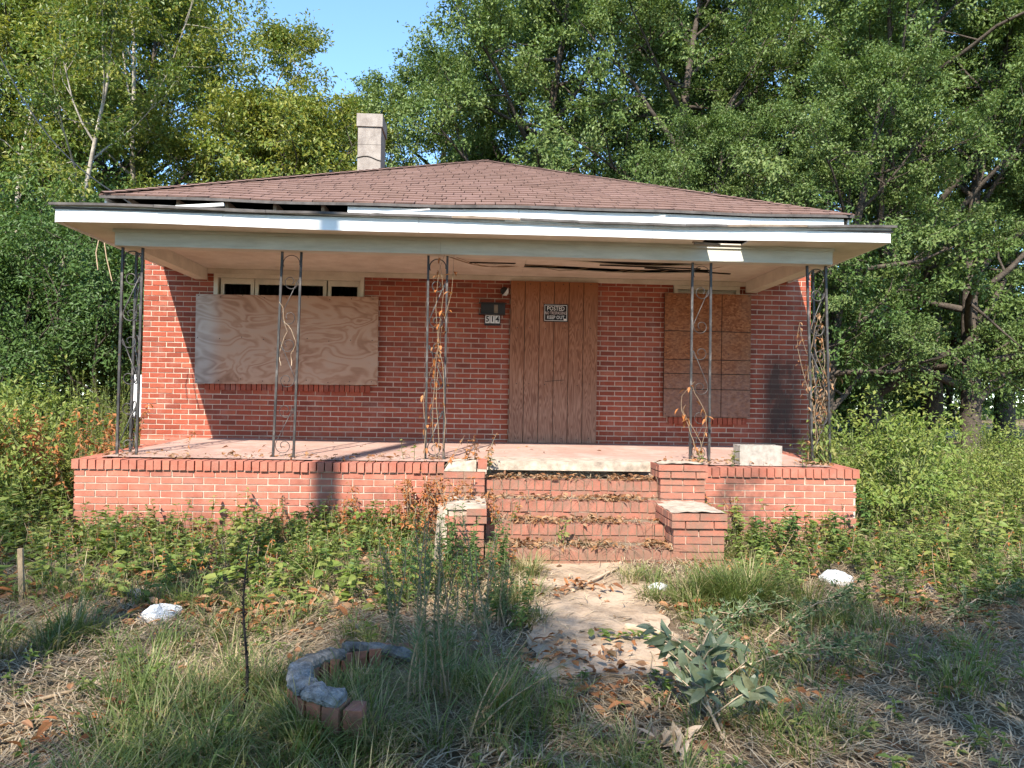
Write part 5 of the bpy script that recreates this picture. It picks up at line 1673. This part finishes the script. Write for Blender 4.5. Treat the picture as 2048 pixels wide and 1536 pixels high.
# rosette on the path end
p = gr(1250, 1285)
def b(gs, gl, pp):
    n = 34; az = R1.random(n) * 6.28; A = np.stack([np.cos(az), np.sin(az) * .7, .25 + .2 * R1.random(n)], -1)
    off = np.stack([R1.normal(0, .11, n), R1.normal(0, .04, n), np.full(n, .02)], -1); L = .05 + .04 * R1.random(n)
    gl.bigleaves(pp + off, A, np.tile([0, 0, 1.0], (n, 1)), L, L * .5, None, .15, .3)
plant_thing('rosette_weed', 'low green rosette weed on the near end of the path', 'weed', (p.x, p.y, p.z + .02), b, M['leaf_weed'], M['stem'])

# sticks
def stick(p0, p1, r, label, mat='stick', z0=.02, z1=.02):
    A = gr(*p0); B = gr(*p1); A.z += z0; B.z += z1; g = Geo()
    P = np.array([np.array(A) * (1 - t) + np.array(B) * t + R1.normal(0, .004, 3) for t in np.linspace(0, 1, 7)])
    g.tube(P, np.linspace(r, r * .7, 7), 7, cap=True)
    solo('stick', g, M[mat], label, 'stick', A, True, 'loose sticks in the yard')
stick((1145, 1185), (1242, 1138), .014, 'pale straight stick lying across the sunny path')
stick((1160, 1270), (1262, 1243), .008, 'thin dark twig lying on the path', 'dry_stem')
stick((1252, 1262), (1345, 1280), .026, 'thick brown branch stub lying at the path edge', 'stick', .03, .03)
stick((960, 1210), (1010, 1180), .02, 'short brown stick left of the path', 'stick', .03, .06)
stick((0, 1425), (235, 1370), .011, 'long grey stick lying in the dead grass at the left', 'dry_stem')
stick((1910, 1370), (2040, 1450), .008, 'pale stick in the grass at the lower right', 'stick')
stick((1170, 1365), (1400, 1372), .005, 'thin straight twig before the broad leaved branch', 'dry_stem', .05, .05)
stick((1560, 1335), (1660, 1328), .005, 'thin pale twig on the shaded ground at the right', 'stick', .03, .03)
stick((700, 1200), (830, 1180), .006, 'thin pale twig among dead leaves in the middle of the yard', 'stick', .05, .05)
stick((1450, 1490), (1425, 1400), .008, 'pale cut stem below the broad leaved branch', 'stick', .01, .08)
p = gr(44, 1210); q = at(41, 1097, p.y); g = Geo(); g.bar(p, q, .032, .02); solo('wooden_stake', g, M['dry_stem'], 'short brown wooden stake standing at the left edge of the yard', 'stake', p)

# white bags and rag
def bag(name, px, py, w, d, h, rot, mat, label, cat):
    c = gr(px, py); g = Geo(); n, m_ = 22, 13
    V = []
    rg = np.random.default_rng(px)
    ph = rg.random(8) * 6.28
    for j in range(m_):
        e = math.pi * (j / (m_ - 1) - .5)
        for i in range(n):
            a = i / n * 2 * math.pi
            r = 1 + .22 * math.sin(2 * a + ph[0] + e) + .10 * math.sin(5 * a + ph[1] + 2 * e) + .06 * math.sin(9 * a + ph[2] - 3 * e) + .025 * rg.normal()
            V.append((w * r * math.cos(e) * math.cos(a), d * r * math.cos(e) * math.sin(a), h * (math.sin(e) + .55) * (1 + .2 * math.sin(3 * a + ph[3])) + .06 * h * rg.normal()))
    V = np.array(V); V[:, 2] = np.maximum(V[:, 2], -.01)
    ca, sa = math.cos(rot), math.sin(rot); V = np.stack([V[:, 0] * ca - V[:, 1] * sa, V[:, 0] * sa + V[:, 1] * ca, V[:, 2]], -1) + np.array(c)
    F = [[j * n + i, j * n + (i + 1) % n, (j + 1) * n + (i + 1) % n, (j + 1) * n + i] for j in range(m_ - 1) for i in range(n)]
    g.add(V, F, .5); solo(name, g, M[mat], label, cat, c)
bag('plastic_bag', 318, 1243, .12, .055, .06, .35, 'bag', 'crumpled white plastic bag on the dead grass at the left', 'bag')
bag('plastic_bag', 1672, 1166, .12, .055, .06, -.6, 'bag', 'crumpled white plastic bag among dead leaves at the right', 'bag')
bag('paper_scrap', 1318, 1180, .085, .04, .03, .1, 'bag', 'torn white paper scrap at the edge of the sunny path', 'litter')
bag('rag', 268, 1196, .09, .05, .035, .5, 'cloth', 'dark blue rag lying behind the left plastic bag', 'rag')
bag('rag', 1850, 1182, .08, .05, .02, -.2, 'cloth', 'dark grey scrap at the right beside the leaf pile', 'litter')

# curved brick planter
pc = Vector((-.44, 3.56, .0))
pl = obj('round_planter', None, pc, label='broken round brick planter with a curved concrete rim in the grass', cat='planter')
def arc(a0, a1, n): return [math.radians(a0 + (a1 - a0) * i / n) for i in range(n + 1)]
r_in, r_out = .33, .435
BR = np.random.default_rng(5)
for a in np.arange(96, 262, 13.2):
    t0, t1 = math.radians(a + .9 + BR.random()), math.radians(a + 11.6 + BR.random()); g = Geo(); h = .215 + BR.normal(0, .004); ro = r_out + BR.normal(0, .004)
    pts = [(pc.x + r * math.cos(t), pc.y + r * math.sin(t), z) for z in (-.08, h) for r, t in ((r_in, t0), (ro, t0), (ro, t1), (r_in, t1))]
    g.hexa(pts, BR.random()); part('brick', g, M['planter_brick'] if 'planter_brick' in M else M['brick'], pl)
prof = [(-.054, -.004), (-.06, .022), (-.048, .043), (-.016, .052), (.02, .05), (.05, .04), (.06, .02), (.054, -.004)]
k_ = len(prof)
def rim(a0, a1, n, drop, mat, label, sc):
    g = Geo(); V = []; rr = BR.normal(0, .004, n + 1); ph = BR.random(6) * 6
    for i, t in enumerate(arc(a0, a1, n)):
        e = min(i, n - i); rc = (r_in + r_out) / 2 + rr[i]; zz = .216 - drop * (1 - i / n)
        sh = sc * (1 + .04 * math.sin(t * 21 + ph[0]) + .04 * math.sin(t * 37 + ph[1])) * (.80 if e == 0 else 1)
        for (u, v) in prof: V.append((pc.x + (rc + u * sh) * math.cos(t), pc.y + (rc + u * sh) * math.sin(t), zz + max(v, 0) * sh + BR.normal(0, .0035)))
    F = [[i * k_ + j, i * k_ + j + 1, (i + 1) * k_ + j + 1, (i + 1) * k_ + j] for i in range(n) for j in range(k_ - 1)]
    for o in (0, n * k_): F += [[o, o + 1, o + 6, o + 7], [o + 1, o + 2, o + 5, o + 6], [o + 2, o + 3, o + 4, o + 5]]
    g.add(V, F, .5); part('rim', g, mat, pl, False, label)
rim(222, 252, 9, 0, M['rim'], 'pale broken end of the rim', 1.0)
rim(178, 221, 12, 0, M['rim'], 'pale curved rim piece', 1.0)
rim(128, 177, 12, .03, M['rim_dark'], 'darkened rim piece', .9)
rim(70, 127, 14, .07, M['rim_dark'], 'rim piece sunk in dead grass', .8)
xx = np.linspace(-.33, .33, 9); XX, YY = np.meshgrid(xx, xx); g = Geo(); RR = np.hypot(XX, YY)
g.sheet(pc.x + XX, pc.y + YY, .09 - .08 * np.clip((XX - .0) / .3, 0, 1) - .1 * (RR > .42)); part('soil', g, M['ground'], pl, True)
loose = [((795, 1320), .20, .09, .05, 0.05, 'loose brick lying on soil at the back of the planter'), ((820, 1342), .16, .08, .04, .2, 'broken half brick in front of the loose one in the planter'), ((700, 1355), .12, .08, .05, 1.0, 'brick chunk inside the planter behind its rim'),
         ((705, 1492), .085, .10, .17, .1, 'upright broken brick in front of the planter end'), ((785, 1475), .11, .08, .04, -.3, 'small brick fragment in the grass before the planter')]
for (pp, a, b_, h, rz, lb) in loose:
    c = gr(*pp)
    if 'planter' in lb and 'front' not in lb.split('planter')[0] and 'before' not in lb: c.z += .05
    g = Geo(); V = UNIT * np.array([a, b_, h]) + np.array([0, 0, h / 2 - .02]) + BR.normal(0, .005, (8, 3))
    g.add(V, BOXF, BR.random())
    obj('loose_brick', g.mesh('loose_brick', M['brick']), c, None, rot=(0.05, .04, rz), label=lb, cat='brick', group='loose bricks at the planter')
R1 = np.random.default_rng(77)
g = Geo()
n = 1300; a = R1.random(n) * 6.28; r = .30 * np.sqrt(R1.random(n)); P = np.stack([pc.x + r * np.cos(a), pc.y + r * np.sin(a), np.full(n, .07) - .06 * np.clip(r * np.cos(a) / .3, 0, 1)], -1)
az = R1.random(n) * 6.28; g.blades(P, np.stack([np.cos(az), np.sin(az), 0 * az], -1), .08 + .12 * R1.random(n), 1.2 + 1.4 * R1.random(n), .0045)
obj('straw', g.mesh('planter_straw', M['straw']), kind='stuff')['label'] = 'dead grass tangled inside the round planter'
